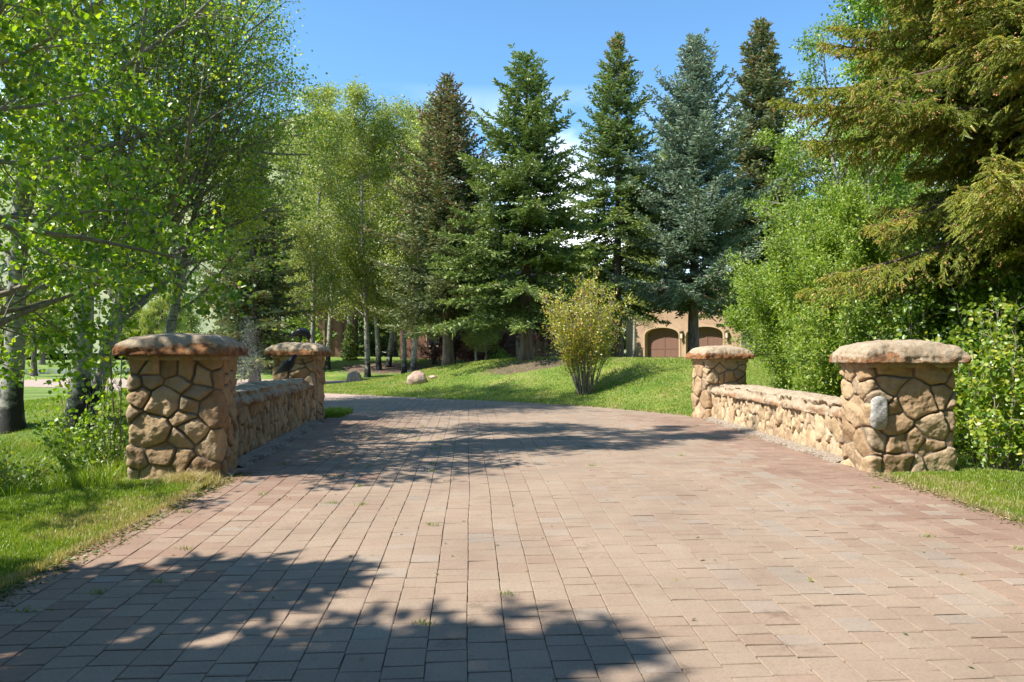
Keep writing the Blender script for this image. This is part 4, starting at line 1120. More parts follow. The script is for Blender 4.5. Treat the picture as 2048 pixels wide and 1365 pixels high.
# ---- pond, hill
def pond():
    a = np.linspace(0, 2 * math.pi, 48, endpoint=False)
    V = np.stack([-46 + 27 * np.cos(a), 84 + 25 * np.sin(a), np.full(48, -0.32)], 1)
    mb = MB(); mb.add(V, [np.arange(48).reshape(1, -1)]); tag(mb.build('pond', M['water']), 'pond beyond the drive on the left', 'pond', kind='structure')
pond()
HX = [-1200, -900, -341, -275, -208, -158, -128, -75, -25, 60, 200]
HZ = [70, 95, 127, 138, 141, 156, 158, 128, 92, 30, 0]
def hill_z(X, Y):
    r = np.interp(X / Y * 500, HX, HZ) * Y / 500
    return r * np.clip(1 - np.abs(Y - 560) / 330, 0, 1) ** 0.8 * (1 + 0.03 * np.sin(X * 0.03) + 0.03 * np.sin(Y * 0.05 + X * .02)) * 1.02
def hill():
    xs = np.linspace(-1500, 260, 120); ys = np.linspace(240, 900, 50)
    X, Y = np.meshgrid(xs, ys); Z = hill_z(X, Y) - 2.0
    V = np.stack([X, Y, Z], 2).reshape(-1, 3); nx = len(xs)
    i = (np.arange(len(ys) - 1)[:, None] * nx + np.arange(nx - 1)[None]).ravel()
    mb = MB(); mb.add(V, [np.stack([i, i + 1, i + nx + 1, i + nx], 1)])
    tag(mb.build('hill', M['hill'], smooth=True), 'green hill behind the trees on the left', 'hill', kind='structure')
    rng = np.random.default_rng(4)
    n = 2600; hx = rng.uniform(-560, 40, n); hy = rng.uniform(280, 560, n)
    keep = fract(np.stack([hx, hy, 0 * hx], 1), 0.012, 3) + rng.normal(0, .15, n) > -0.1
    hx, hy = hx[keep], hy[keep]; hz = hill_z(hx, hy) - 2
    k = 46; n = len(hx); idx = np.repeat(np.arange(n), k)
    H = rng.uniform(5, 13, n); con = rng.random(n) < 0.4; f = rng.random(n * k) ** 0.8
    rad_ = np.where(con[idx], (1 - f) * 0.2, np.sqrt(np.clip(f * (1.05 - f), 0, 1)) * 0.5) * H[idx]
    a = rng.uniform(0, 6.28, n * k)
    pos = np.stack([hx[idx] + rad_ * np.cos(a), hy[idx] + rad_ * np.sin(a), hz[idx] + f * H[idx]], 1)
    tn = np.clip(np.where(con[idx], 0.15, 0.6) + rng.normal(0, .13, n * k), 0, 1)
    mb = MB(); mb.inst(LEAF4[0] - [0, .5, 0], LEAF4[1], pos, frames(unit(rng.normal(0, 1, (n * k, 3))), rng.uniform(0, 6, n * k)), H[idx] * 0.17, tn)
    tag(mb.build('hillside_woods', M['hill_leaf']), 'woods covering the distant hill', 'woods', kind='stuff')
hill()

# ---- buildings
def garage():
    ox, oy = 15.27 - .788 * 8.66, 50 + .616 * 8.66
    t = empty('garage_building', (ox, oy, 1.05), rad(-38), 'tan stucco garage with two arched brown doors', 'garage')
    Lw, Ht = 8.66, 4.9
    doors = [(8.66 - 7.14, 8.66 - 4.47), (8.66 - 3.93, 8.66 - 1.25)]
    def arch(u0, u1, h, rise, n=14, grow_=0.0):
        c, w = (u0 + u1) / 2, (u1 - u0) / 2 + grow_
        pts = [(c - w, 0), (c - w, h - rise)]
        for k in range(1, n):
            a = math.pi * (1 - k / n); pts.append((c + w * math.cos(a), h - rise + (rise + grow_) * math.sin(a) ** 0.8))
        return pts + [(c + w, h - rise), (c + w, 0)]
    # front wall as one notched outline with a real reveal depth
    outline = [(0, Ht), (0, 0)]
    for d in doors: outline += arch(*d, 2.42, 0.62)
    outline += [(Lw, 0), (Lw, Ht)]
    tri = tessellate_polygon([[Vector((a, b, 0)) for a, b in outline]])
    mb = MB(); mb.add(np.array([[a, 0, b] for a, b in outline]), [np.array([list(q) for q in tri])])
    for d in doors:
        a = arch(*d, 2.42, 0.62); n = len(a)
        V = np.array([[p[0], 0, p[1]] for p in a] + [[p[0], 0.42, p[1]] for p in a]); i = np.arange(n - 1)
        mb.add(V, [np.stack([i, i + 1, i + 1 + n, i + n], 1)])
    mb.box(Lw, Lw + 0.02, 0.0, 7, 0, Ht); mb.box(-0.02, 0, 0, 7, 0, Ht); mb.box(0, Lw, 6.98, 7, 0, Ht)
    mb.build('wall', M['stucco'], t)
    for d in doors:
        A, B = arch(*d, 2.42, 0.62, grow_=0.13), arch(*d, 2.42, 0.62); n = len(A)
        V = np.array([[p[0], -0.05, p[1]] for p in A] + [[p[0], -0.05, p[1]] for p in B] + [[p[0], 0.001, p[1]] for p in A]); i = np.arange(n - 1)
        m2 = MB(); m2.add(V, [np.stack([i, i + n, i + n + 1, i + 1], 1), np.stack([i, i + 1, i + 1 + 2 * n, i + 2 * n], 1)])
        m2.build('door_surround', M['trim'], t)
        m3 = MB(); u0, u1 = d; m3.box(u0, u1, 0.42, 0.48, 0, 2.5)
        dr = m3.build('garage_door', M['wood'], t)
        m4 = MB()
        for uu in (u0 + 0.02, (u0 + u1) / 2 - 0.05, u1 - 0.12): m4.box(uu, uu + 0.10, 0.395, 0.419, 0, 2.3)
        for zz in (0.9, 1.72): m4.box(u0 + 0.13, (u0 + u1) / 2 - 0.06, 0.40, 0.418, zz, zz + 0.09); m4.box((u0 + u1) / 2 + 0.06, u1 - 0.13, 0.40, 0.418, zz, zz + 0.09)
        m4.build('door_rail', M['wood'], dr)
    for u in (8.66 - 4.20, 8.66 - 0.92):
        m5 = MB(); m5.box(u - 0.06, u + 0.06, -0.04, 0.0, 1.75, 2.15)
        for sx in (-0.10, 0.085):
            for sy in (-0.26, -0.075): m5.box(u + sx, u + sx + 0.015, sy, sy + 0.015, 1.62, 2.02)
        m5.box(u - 0.12, u + 0.12, -0.28, -0.04, 2.02, 2.06); m5.box(u - 0.07, u + 0.07, -0.23, -0.09, 2.06, 2.12); m5.box(u - 0.11, u + 0.11, -0.27, -0.05, 1.58, 1.62)
        ln = m5.build('wall_lantern', M['metal'], t)
        m6 = MB(); m6.box(u - 0.075, u + 0.075, -0.235, -0.085, 1.63, 2.01); m6.build('lantern_glass', M['lampglass'], ln)
    m7 = MB(); V = np.array([[-.6, -.7, Ht - .1], [Lw + .6, -.7, Ht - .1], [Lw + .6, 7.7, Ht - .1], [-.6, 7.7, Ht - .1], [2.5, 3.5, Ht + 1.5], [Lw - 2.5, 3.5, Ht + 1.5]])
    m7.add(V, [[[0, 1, 5, 4], [2, 3, 4, 5]], [[1, 2, 5], [3, 0, 4]], [[3, 2, 1, 0]]]); m7.build('roof', M['roof'], t)
    for u in (1.2, 2.9, 4.6, 6.3, 7.9):
        m8 = MB(); m8.box(u, u + 0.16, -0.55, -0.001, Ht - 0.42, Ht - 0.2); m8.build('rafter_tail', M['wood'], t)
garage()

def stone_house():
    x0, x1, Y = -8.2, 3.1, 54.0
    t = empty('stone_house', (x0, Y, 1.2), rad(-3), 'brown stucco and stone house behind the spruces', 'house')
    mb = MB(); mb.box(0, 6.2, 0.6, 8, 0, 5.2); mb.build('stucco_wing', M['darkstucco'], t)
    mb = MB(); mb.box(6.2, 8.6, 0.2, 8, 0, 5.2)
    for k in range(14): mb.box(6.2, 8.55, 0.12, 0.20, 0.15 + k * 0.36, 0.15 + k * 0.36 + 0.30)
    mb.build('timber_wall', M['roof'], t)
    rng = np.random.default_rng(12)
    V, Fq, at = masonry(2.9, 3.0, 5.8, 0.07, 0.42, (1, 1, 1.3), rng, bulge=0.05, gap=0.03, soft=0.05)
    V += np.array([10.0, 1.0, 0]); mb = MB(); mb.add(V, [Fq]); mb.build('stone_tower', M['stone_pale'], t, smooth=True, pattr=at)
    wn_ = MB(); u0, u1, z0, z1 = 9.86, 10.34, 0.75, 2.0
    wn_.box(u0, u1, -0.58, -0.50, z0, z1); w = wn_.build('window', M['blind'], t)
    fr = MB()
    for a in (u0 - 0.08, u1): fr.box(a, a + 0.08, -0.62, -0.49, z0, z1)
    fr.box(u0 - 0.08, u1 + 0.08, -0.62, -0.49, z1, z1 + 0.09); fr.build('frame', M['trim'], w)
    sl = MB(); sl.box(u0 - 0.14, u1 + 0.14, -0.70, -0.49, z0 - 0.12, z0); sl.build('sill', M['trim'], w)
    for u in (2.0, 4.2):
        wn_ = MB(); wn_.box(u, u + 0.8, 0.55, 0.61, 1.0, 2.4); w = wn_.build('window', M['glass'], t)
        fr = MB(); fr.box(u - 0.08, u, 0.53, 0.61, 0.92, 2.48); fr.box(u + 0.8, u + 0.88, 0.53, 0.61, 0.92, 2.48); fr.box(u, u + 0.8, 0.53, 0.61, 2.4, 2.48); fr.box(u, u + 0.8, 0.53, 0.61, 0.92, 1.0); fr.build('frame', M['trim'], w)
    rf = MB(); V = np.array([[-.6, -.3, 5.1], [8.7, -.3, 5.1], [8.7, 8.6, 5.1], [-.6, 8.6, 5.1], [2.5, 4, 7.2], [7.5, 4, 7.2]])
    rf.add(V, [[[0, 1, 5, 4], [2, 3, 4, 5]], [[1, 2, 5], [3, 0, 4]], [[3, 2, 1, 0]]])
    V = np.array([[8.2, -.9, 5.75], [11.8, -.9, 5.75], [11.8, 2.9, 5.75], [8.2, 2.9, 5.75], [10, 1, 7.4]]); rf.add(V, [[[0, 1, 4], [1, 2, 4], [2, 3, 4], [3, 0, 4]], [[3, 2, 1, 0]]])
    rf.build('roof', M['roof'], t)
stone_house()

def brown_house():
    Y = 60.0; x0 = (632 - 1024) / F * Y
    t = empty('brown_house', (x0, Y, 1.2), rad(2), 'small red brown building with pale posts behind the aspens', 'building')
    mb = MB(); mb.box(0, 2.5, 0, 5, 0, 4.2); mb.build('wall', M['darkstucco'], t)
    for u in (0.55, 1.05, 2.0):
        mb = MB(); mb.box(u, u + 0.16, -0.10, -0.002, 0, 3.9); mb.build('post', M['trim'] if u < 1.5 else M['roof'], t)
    mb = MB(); V = np.array([[-.5, -.6, 4.1], [3, -.6, 4.1], [3, 5.5, 4.1], [-.5, 5.5, 4.1], [1.25, 2.5, 5.6]]); mb.add(V, [[[0, 1, 4], [1, 2, 4], [2, 3, 4], [3, 0, 4]], [[3, 2, 1, 0]]]); mb.build('roof', M['roof'], t)
brown_house()

def iron_fence():
    Y = 60.5; xa, xb = (775 - 1024) / F * Y, (900 - 1024) / F * Y
    t = empty('iron_fence', (xa, Y, gz(xa, Y)), 0, 'black iron railing behind the leaning aspens', 'fence'); L = xb - xa
    mb = MB()
    for k in range(int(L / 0.14)): mb.box(k * 0.14, k * 0.14 + 0.02, -0.01, 0.01, 0, 0.92)
    mb.build('pickets', M['metal'], t)
    mb = MB(); mb.box(0, L, -0.02, 0.02, 0.92, 0.97); mb.box(0, L, -0.02, 0.02, 0.10, 0.14); mb.build('rails', M['metal'], t)
    for k in range(4):
        mb = MB(); mb.box(k * L / 3 - 0.04, k * L / 3 + 0.04, 0.03, 0.11, -0.2, 1.1); mb.build('post', M['metal'], t)
iron_fence()

# ---- spruces
def G(px, Y, dz=-0.05):
    x = (px - 1024) / F * Y
    return (x, Y, gz(x, Y) + dz)
GS = 'spruces on the lawn mound'
spruce(13.1, 5.5, 101, 'spruce', zb=2.2, power=0.95, r0=0.27, shoot=(0.20, 0.07), loc=G(1052, 32), label='broad green spruce in the centre of the mound', group=GS, gappy=0.10, dens=1.0)
spruce(13.8, 4.9, 102, 'spruce_red', zb=2.4, power=0.92, r0=0.27, shoot=(0.20, 0.07), loc=G(895, 36), label='spruce with red brown cones at its top, left of the broad one', group=GS, cones=0.75, cone_low=0.30, up=6, droop=0.1)
spruce(16.4, 5.1, 103, 'spruce', zb=3.0, power=1.0, r0=0.26, shoot=(0.21, 0.072), loc=G(1235, 38), label='tall dark spruce with a thin coned top behind the yellow shrub', group=GS, cones=0.8, cone_low=0.8, narrow_top=0.15, gappy=0.2)
spruce(15.3, 5.2, 104, 'spruce_blue', zb=2.8, power=0.92, r0=0.26, shoot=(0.20, 0.07), loc=G(1388, 36), label='silvery blue spruce in front of the garage', group=GS, cones=0.35, cone_low=0.7, up=12, droop=0.02)
spruce(19.4, 4.6, 105, 'spruce_red', zb=2.5, r0=0.26, shoot=(0.26, 0.095), loc=G(1522, 43), label='golden green spruce right of the blue one', group=GS, cones=0.3, cone_low=0.4, gappy=0.1)
sl_ = spruce(12.8, 3.5, 106, 'spruce_red', zb=1.2, r0=0.28, shoot=(0.27, 0.09), loc=G(510, 40), label='dark spruce behind the near left capstone, half hidden by aspen leaves', group='spruces behind the left parapet', cones=0.2, cone_low=0.3, gappy=0.15)
dup(sl_, G(478, 50), 2.1, (0.9, 0.9, 1.0), 'second dark spruce just left of and behind the first', 'spruces behind the left parapet')
fill = spruce(7.2, 2.6, 107, 'spruce', zb=0.4, r0=0.16, shoot=(0.30, 0.11), dens=0.7, loc=G(760, 66), label='short dark spruce closing the view behind the houses', group='low spruces behind the houses')
for k, (px, Y, s) in enumerate([(700, 54, 0.36), (830, 72, 1.1), (905, 70, 1.15), (960, 66, 1.0), (1040, 66, 1.2), (1105, 60, 1.15), (1150, 54, 1.1), (1180, 62, 1.25), (1225, 66, 1.2), (1290, 72, 1.2), (1500, 60, 1.25), (1560, 55, 1.2), (722, 78, 1.3), (1640, 60, 1.4), (545, 64, 1.2)]):
    dup(fill, G(px, Y), k * 1.3, s, 'knee high blue green spruce beside the red brown building' if k == 0 else 'short dark spruce closing the view behind the houses', None if k == 0 else 'low spruces behind the houses')

# big spruce at the right edge of the picture
def keep_right(p):
    Yc = np.maximum(p[..., 1], 0.5)
    return (p[..., 0] / Yc < 1.05) & (p[..., 1] > 3)
spruce(17.5, 5.5, 108, 'spruce_gold', zb=4.9, r0=0.30, shoot=(0.14, 0.064), loc=(10.7, 14.4, -0.9), label='big spruce with orange pollen cones filling the upper right corner', group=None, cones=0.5, cone_low=0.0, near=True, droop=0.20, keep=keep_right, step=0.33, dens=1.55, power=0.45)
# spruce beside the drive, left of the viewpoint: throws the shade across the near pavers
spruce(7.9, 2.2, 119, 'spruce', zb=0.9, r0=0.17, shoot=(0.24, 0.085), dens=0.75, loc=(-7.0, 3.4, -0.2), label='smaller spruce beside the drive whose shade falls before the near left pillar', group='trees left of the drive', gappy=0.3)
spruce(10.9, 3.0, 109, 'spruce', zb=0.9, r0=0.2, shoot=(0.24, 0.085), dens=0.75, loc=(-7.5, 1.35, -0.2), label='spruce beside the drive whose shade crosses the nearest pavers', group='trees left of the drive', gappy=0.38)

# ---- unseen spruces added behind the viewpoint to cut the skylight on the drive
for k, (x, y, s_) in enumerate([(-19, -9, 1.45), (-12, -10, 1.3), (-6, -10.5, 1.4), (0, -9.5, 1.35), (5.5, -9, 1.45), (11, -6, 1.4), (13.5, 0, 1.35), (14.5, 6, 1.4), (-24, -3, 1.4), (-9, -16, 1.7), (3, -16, 1.7), (15, -12, 1.6), (-30, 6, 1.4), (16, 11, 1.4)]):
    dup(sl_, (x, y, -0.3), k * 1.7, (s_ * 1.25, s_ * 1.25, s_), 'unseen tall spruce added behind the viewpoint to block skylight', 'unseen spruces added to block skylight')

# ---- aspens on the left
GA = 'aspens on the left bank'
broadleaf('aspen_tree', 15.5, 0.20, 201, 'aspen_leaf', (-8.9, 10.4, gz(-8.9, 10.4)), 'aspen at the left edge whose leaves fill the corner', 'aspen tree', GA, limb_len=4.6, nlimbs=60, bare=0.13, kids=(8, 6), per=3.9, size=0.088, spread=0.12, tmpl=LEAF, ang=(55, 95), yellow=0.02, twigmat='twig', tint_mu=0.45, tint_sd=0.27, trunk_k=14, hang=0.5)
broadleaf('aspen_tree', 16, 0.27, 202, 'aspen_leaf', G(22, 18.8, -0.02), 'black scarred aspen trunk at the left picture edge', 'aspen tree', GA, limb_len=4.6, nlimbs=48, bare=0.19, kids=(8, 5), per=3.6, size=0.095, spread=0.15, ang=(40, 85), yellow=0.03, tint_mu=0.45, trunk_k=14)
broadleaf('aspen_tree', 17, 0.27, 203, 'aspen_leaf', G(152, 18.8, -0.02), 'forked aspen with dark trunk left of the near left pillar', 'aspen tree', GA, limb_len=6.8, nlimbs=44, bare=0.2, kids=(9, 6), per=2.9, size=0.085, spread=0.16, ang=(28, 60), yellow=0.22, tint_mu=0.45, lean=(0.05, 0.0), bias=(0.55, -0.05, 0.10), extra_trunks=2, trunk_k=14, top_thin=0.45)
broadleaf('aspen_tree', 14, 0.16, 204, 'aspen_leaf', G(300, 21.5, -0.02), 'slanting aspen behind the near left pillar', 'aspen tree', GA, limb_len=4.2, nlimbs=30, bare=0.2, kids=(8, 5), per=2.4, size=0.08, spread=0.16, ang=(35, 70), yellow=0.15, tint_mu=0.45, lean=(0.28, 0.05), trunk_k=12, bias=(0.3, -0.1, 0), top_thin=0.5)

# saplings and weeds beside the near left pillar
def at_(x, y, dz=0.0): return (x, y, gz(x, y) + dz)
shrub('sapling', 3.0, 0.38, 211, 'aspen_leaf', at_(-5.42, 10.2), 'thin leafy sapling stems against the left side of the near left pillar', 'sapling', 'saplings on the left bank', nst=6, per=1.1, size=0.07, tmpl=LEAF, spread=0.06, stemr=0.016, kids=5, stemmat='twig', baser=0.18, tint_mu=0.55)
shrub('sapling', 1.7, 0.5, 212, 'aspen_leaf', at_(-6.15, 10.6), 'leafy sapling a step left of the pillar stems', 'sapling', 'saplings on the left bank', nst=6, per=1.0, size=0.07, tmpl=LEAF, spread=0.07, stemr=0.012, kids=4, stemmat='twig', baser=0.2, tint_mu=0.5)
shrub('weed_clump', 1.1, 0.7, 213, 'green_leaf', at_(-5.55, 10.0), 'leafy weeds at the left foot of the near left pillar', 'weeds', 'weed clumps on the left bank', nst=26, per=1.6, size=0.055, tmpl=LEAF4, spread=0.06, stemr=0.005, baser=0.3, tint_mu=0.5)
shrub('weed_clump', 0.8, 0.8, 214, 'green_leaf', at_(-6.9, 9.9), 'leafy weeds at the lower left edge of the bank', 'weeds', 'weed clumps on the left bank', nst=30, per=1.5, size=0.06, spread=0.06, stemr=0.005, baser=0.4, tint_mu=0.55)
shrub('weed_clump', 0.55, 0.7, 215, 'yellow_leaf', at_(-6.3, 9.2), 'yellow green weeds where lawn meets the bank', 'weeds', 'weed clumps on the left bank', nst=24, per=1.1, size=0.05, spread=0.06, stemr=0.004, baser=0.4, tint_mu=0.3)

# ---- middle aspen grove
GM = 'pale trunked aspens of the middle grove'
kw = dict(leafmat='aspen_far', cat='aspen tree', group=GM, kids=(7, 4), size=0.125, spread=0.30, ang=(35, 75), twigmat='twig', bare=0.2, maxlev=2, per=11, tint_sd=0.2)
m1 = broadleaf('aspen_tree', 17.5, 0.20, 301, loc=G(735, 47), label='straight aspen above the pointed boulder', limb_len=3.7, nlimbs=76, **kw)
m2 = broadleaf('aspen_tree', 16.5, 0.18, 302, loc=G(808, 48), label='slim aspen right of the straight one, whose leaves reach low', limb_len=3.4, nlimbs=72, **kw)
m3 = broadleaf('aspen_tree', 15.5, 0.19, 303, loc=G(822, 45), label='aspen with a trunk leaning strongly to the right', limb_len=3.2, nlimbs=66, lean=(0.12, 0), **kw)
for k, (src, px, Y, rz, s, lab) in enumerate([
        (m1, 626, 44, 1.0, 0.88, 'leafy aspen behind the bowing raven'), (m2, 655, 50, 2.0, 1.0, 'aspen in front of the red brown building'),
        (m2, 758, 50, 4.0, 1.02, 'second aspen trunk right of the straight aspen'), (m3, 776, 51, 0.4, 1.0, 'stout pale aspen in the mulch bed'),
        (m1, 700, 58, 5.0, 1.18, 'tall aspen at the back of the grove, above the small blue spruce'), (m1, 565, 58, 2.6, 1.05, 'aspen right behind the dark left spruce'),
        (m2, 868, 52, 3.3, 1.1, 'tall aspen just left of the coned spruce'), (m3, 908, 50, 1.9, 0.9, 'black footed aspen pair beside the coned spruce trunk'),
        (m2, 640, 66, 0.9, 1.2, 'aspen towering behind the red brown building'), (m1, 790, 62, 1.3, 1.15, 'aspen standing before the iron railing'),
        (m2, 1330, 66, 2.2, 1.3, 'aspen top showing left of the blue spruce'), (m1, 1292, 68, 4.1, 1.0, 'lower aspen between dark and blue spruce'),
        (m3, 955, 47, 2.9, 0.48, 'short white stemmed aspen before the stone house'), (m3, 968, 47.5, 5.9, 0.5, 'short white stemmed aspen leaning, before the stone house'),
        (m1, 1268, 46, 3.0, 0.5, 'black and white aspen trunk left of the first garage door')]):
    dup(src, G(px, Y), rz, s, lab, GM)

# purple shrubs and plants near the house
pu = shrub('purple_shrub', 3.6, 1.6, 311, 'purple_leaf', G(893, 49), 'purple leaved shrub behind the coned spruce trunk', 'shrub', 'purple leaved shrubs by the house', nst=22, per=2.2, size=0.13, spread=0.14, stemr=0.03, low=0.45, stemmat='branch_brown')
dup(pu, G(945, 48.5), 2.0, 1.0, 'purple leaved shrub between the two spruce trunks')
dup(pu, G(985, 50), 4.0, 0.9, 'purple leaved shrub against the timber wall')
dup(pu, G(1085, 46), 1.0, 1.15, 'purple leaved shrub right of the central spruce trunk')
gb = shrub('green_shrub', 1.7, 0.8, 312, 'green_leaf', G(1003, 48), 'bright green bush left of the stone tower window', 'shrub', 'green bushes by the house', nst=22, per=2, size=0.12, spread=0.1, stemr=0.012)
dup(gb, G(978, 46), 2.0, (1.5, 1.2, 0.55), 'low green bush on the lawn crest')

dup(gb, G(598, 50), 3.0, (2.4, 2.0, 2.3), 'tall bright bush behind the bowing raven')
dup(gb, G(560, 54), 1.0, (2.2, 2.0, 2.0), 'bright bush between the dark left spruce and the bowing raven')
# ---- yellow shrub on the lawn
shrub('yellow_shrub', 4.1, 1.42, 321, 'yellow_leaf', G(1170, 24.5), 'yellow green shrub fanning up from bare grey stems on the lawn', 'shrub', fall=0.36, nst=54, per=1.75, size=0.08, aspect=0.6, spread=0.08, stemr=0.022, kids=6, low=0.32, stemmat='twig', baser=0.2, tint_mu=0.58, tint_sd=0.22, bare_top=0.5, power=0.42)

# ---- right side greenery
GR = 'willows behind the right parapet'
wk = dict(leafmat='willow_leaf', cat='willow bush', group=GR, tmpl=LANCE, aspect=0.42, spread=0.10)
shrub('willow_bush', 6.0, 3.1, 401, loc=at_(8.5, 19.8), label='big bright willow bush behind the right parapet', nst=130, per=7, size=0.095, kids=6, stemr=0.022, baser=0.5, tint_mu=0.5, **wk)
shrub('willow_bush', 5.4, 2.7, 402, loc=at_(11.4, 18.6), label='willow bush behind the near right capstone', nst=100, per=7, size=0.092, kids=6, stemr=0.02, baser=0.5, tint_mu=0.45, **wk)
shrub('willow_bush', 3.9, 1.6, 403, loc=at_(7.35, 16.6, 0.1), label='lower willow bush hanging over the right parapet', nst=60, per=6, size=0.088, kids=6, stemr=0.015, baser=0.3, tint_mu=0.55, **wk)
broadleaf('alder_tree', 10.5, 0.13, 404, 'willow_leaf', at_(10.9, 23.5), 'thin tree with bare whitish branches above the willow', 'tree', None, limb_len=2.7, nlimbs=34, bare=0.2, kids=(8, 5), per=2.0, size=0.10, spread=0.12, ang=(30, 60), twigmat='twig', extra_trunks=3, tint_mu=0.4, tmpl=LANCE, aspect=0.6)
cw = broadleaf('cottonwood_tree', 20, 0.24, 405, 'green_leaf', at_(12.9, 28), 'bright green cottonwood behind the golden spruce', 'tree', 'cottonwoods on the right', limb_len=2.9, nlimbs=70, bare=0.12, kids=(8, 4), per=5, size=0.13, spread=0.2, ang=(35, 65), maxlev=2 + 1, tint_mu=0.5, twigmat='stem')
for k, (x, y, s, lab) in enumerate([(16.5, 31, 0.9, 'cottonwood behind the big right spruce'), (20.0, 27, 0.8, 'cottonwood at the right edge behind the shrubs'), (19.5, 42, 0.8, 'cottonwood far behind the willow')]):
    dup(cw, at_(x, y), 1.1 + k * 2, s, lab)
GB = 'broad leaved shrubs right of the pillar'
bk = dict(leafmat='green_leaf', cat='shrub', group=GB, tmpl=LEAF, stemmat='twig')
shrub('hazel_shrub', 3.5, 1.5, 411, loc=at_(8.0, 12.3), label='pale leaved shrub on white stems right of the near right pillar', nst=24, per=1.8, size=0.08, kids=5, stemr=0.016, low=0.35, baser=0.5, tint_mu=0.72, spread=0.08, **bk)
shrub('hazel_shrub', 2.7, 1.1, 412, loc=at_(7.15, 12.9), label='shrub pressing against the right face of the near right pillar', nst=18, per=1.8, size=0.08, kids=5, stemr=0.014, low=0.3, baser=0.35, tint_mu=0.7, spread=0.08, **bk)
shrub('hazel_shrub', 4.6, 1.9, 413, loc=at_(9.8, 14.6), label='dark shrub below the big right spruce', nst=40, per=2.0, size=0.085, kids=5, stemr=0.018, low=0.2, baser=0.6, tint_mu=0.3, spread=0.1, **bk)
shrub('hazel_shrub', 4.8, 2.0, 414, loc=at_(8.4, 15.6), label='shrub between the willow and the near right pillar', nst=40, per=2.2, size=0.08, kids=5, stemr=0.018, low=0.2, baser=0.6, tint_mu=0.4, spread=0.1, **bk)

# ---- far left trees round the pond
gt = broadleaf('golden_tree', 6.8, 0.22, 501, 'gold_leaf', G(68, 54), 'small golden leaved tree on the near bank of the pond', 'tree', None, limb_len=2.9, nlimbs=30, bare=0.28, kids=(7, 4), per=8, size=0.15, spread=0.25, ang=(40, 75), maxlev=2, barkmat='bark', twigmat='branch_brown')
ww = broadleaf('weeping_willow', 13, 0.4, 502, 'gold_leaf', (-60, 128, 0), 'yellow green weeping willow far beyond the near left capstone', 'willow tree', None, limb_len=5.2, nlimbs=34, bare=0.2, kids=(10, 8), per=4, size=0.42, spread=0.25, ang=(40, 75), trop=(0, 0.02, -0.22, -0.3), hang=3.0, maxlev=3, aspect=0.3, tmpl=LANCE, barkmat='bark', twigmat='branch_brown')
fb = broadleaf('round_tree', 11, 0.3, 503, 'aspen_far', (-75, 120, 0), 'round green tree on the far bank of the pond', 'tree', 'round trees on the far bank', limb_len=4.6, nlimbs=40, bare=0.12, kids=(6, 4), per=9, size=0.34, spread=0.5, ang=(40, 80), maxlev=2, barkmat='bark')
rs_ = random.Random(8)
for k in range(15):
    x = -125 + k * 8.6 + rs_.uniform(-2, 2); y = 132 + rs_.uniform(-4, 26)
    if k < 8 or k > 11: dup(fb, (x, y, 0), rs_.uniform(0, 6), rs_.uniform(0.7, 1.15), 'round green tree on the far bank of the pond', 'round trees on the far bank')
dup(fb, (-30, 84, 1.0), 1.2, 0.75, 'green tree behind the second dark spruce', 'round trees on the far bank')
dup(fb, (-15.5, 86, 1.2), 2.9, 0.85, 'green tree behind the red brown building', 'round trees on the far bank')
dup(fb, (-9.5, 88, 1.2), 0.4, 0.8, 'green tree behind the iron railing', 'round trees on the far bank')
dup(fb, (-22, 78, 1.2), 2.2, 0.8, 'green tree behind the leafy aspen', 'round trees on the far bank')

# ---- sprinkler spray in front of the dark spruce
def spray():
    rng = np.random.default_rng(77); n = 6500
    x0, y0 = (500 - 1024) / F * 34, 34.0; z0 = gz(x0, y0)
    t = rng.random(n); a = rng.uniform(0, 6.28, n); q = rng.normal(0, 0.16, n)
    px = x0 + (-1.0 + 1.9 * t) * 0.55 + q * (0.4 + t); py = y0 + rng.normal(0, 0.4, n)
    pz = z0 + 0.1 + 3.2 * (1 - (2 * t - 1) ** 2) * rng.random(n) ** 0.7
    pos = np.stack([px, py, pz], 1)
    mb = MB(); mb.inst(CONE[0] - [0, .5, 0], CONE[1], pos, frames(unit(rng.normal(0, 1, (n, 3))), a), rng.uniform(0.006, 0.011, (n, 1)) * np.ones(3))
    tag(mb.build('sprinkler_spray', M['mist']), 'fine sprinkler spray drifting before the dark spruce', 'spray', kind='stuff')
spray()

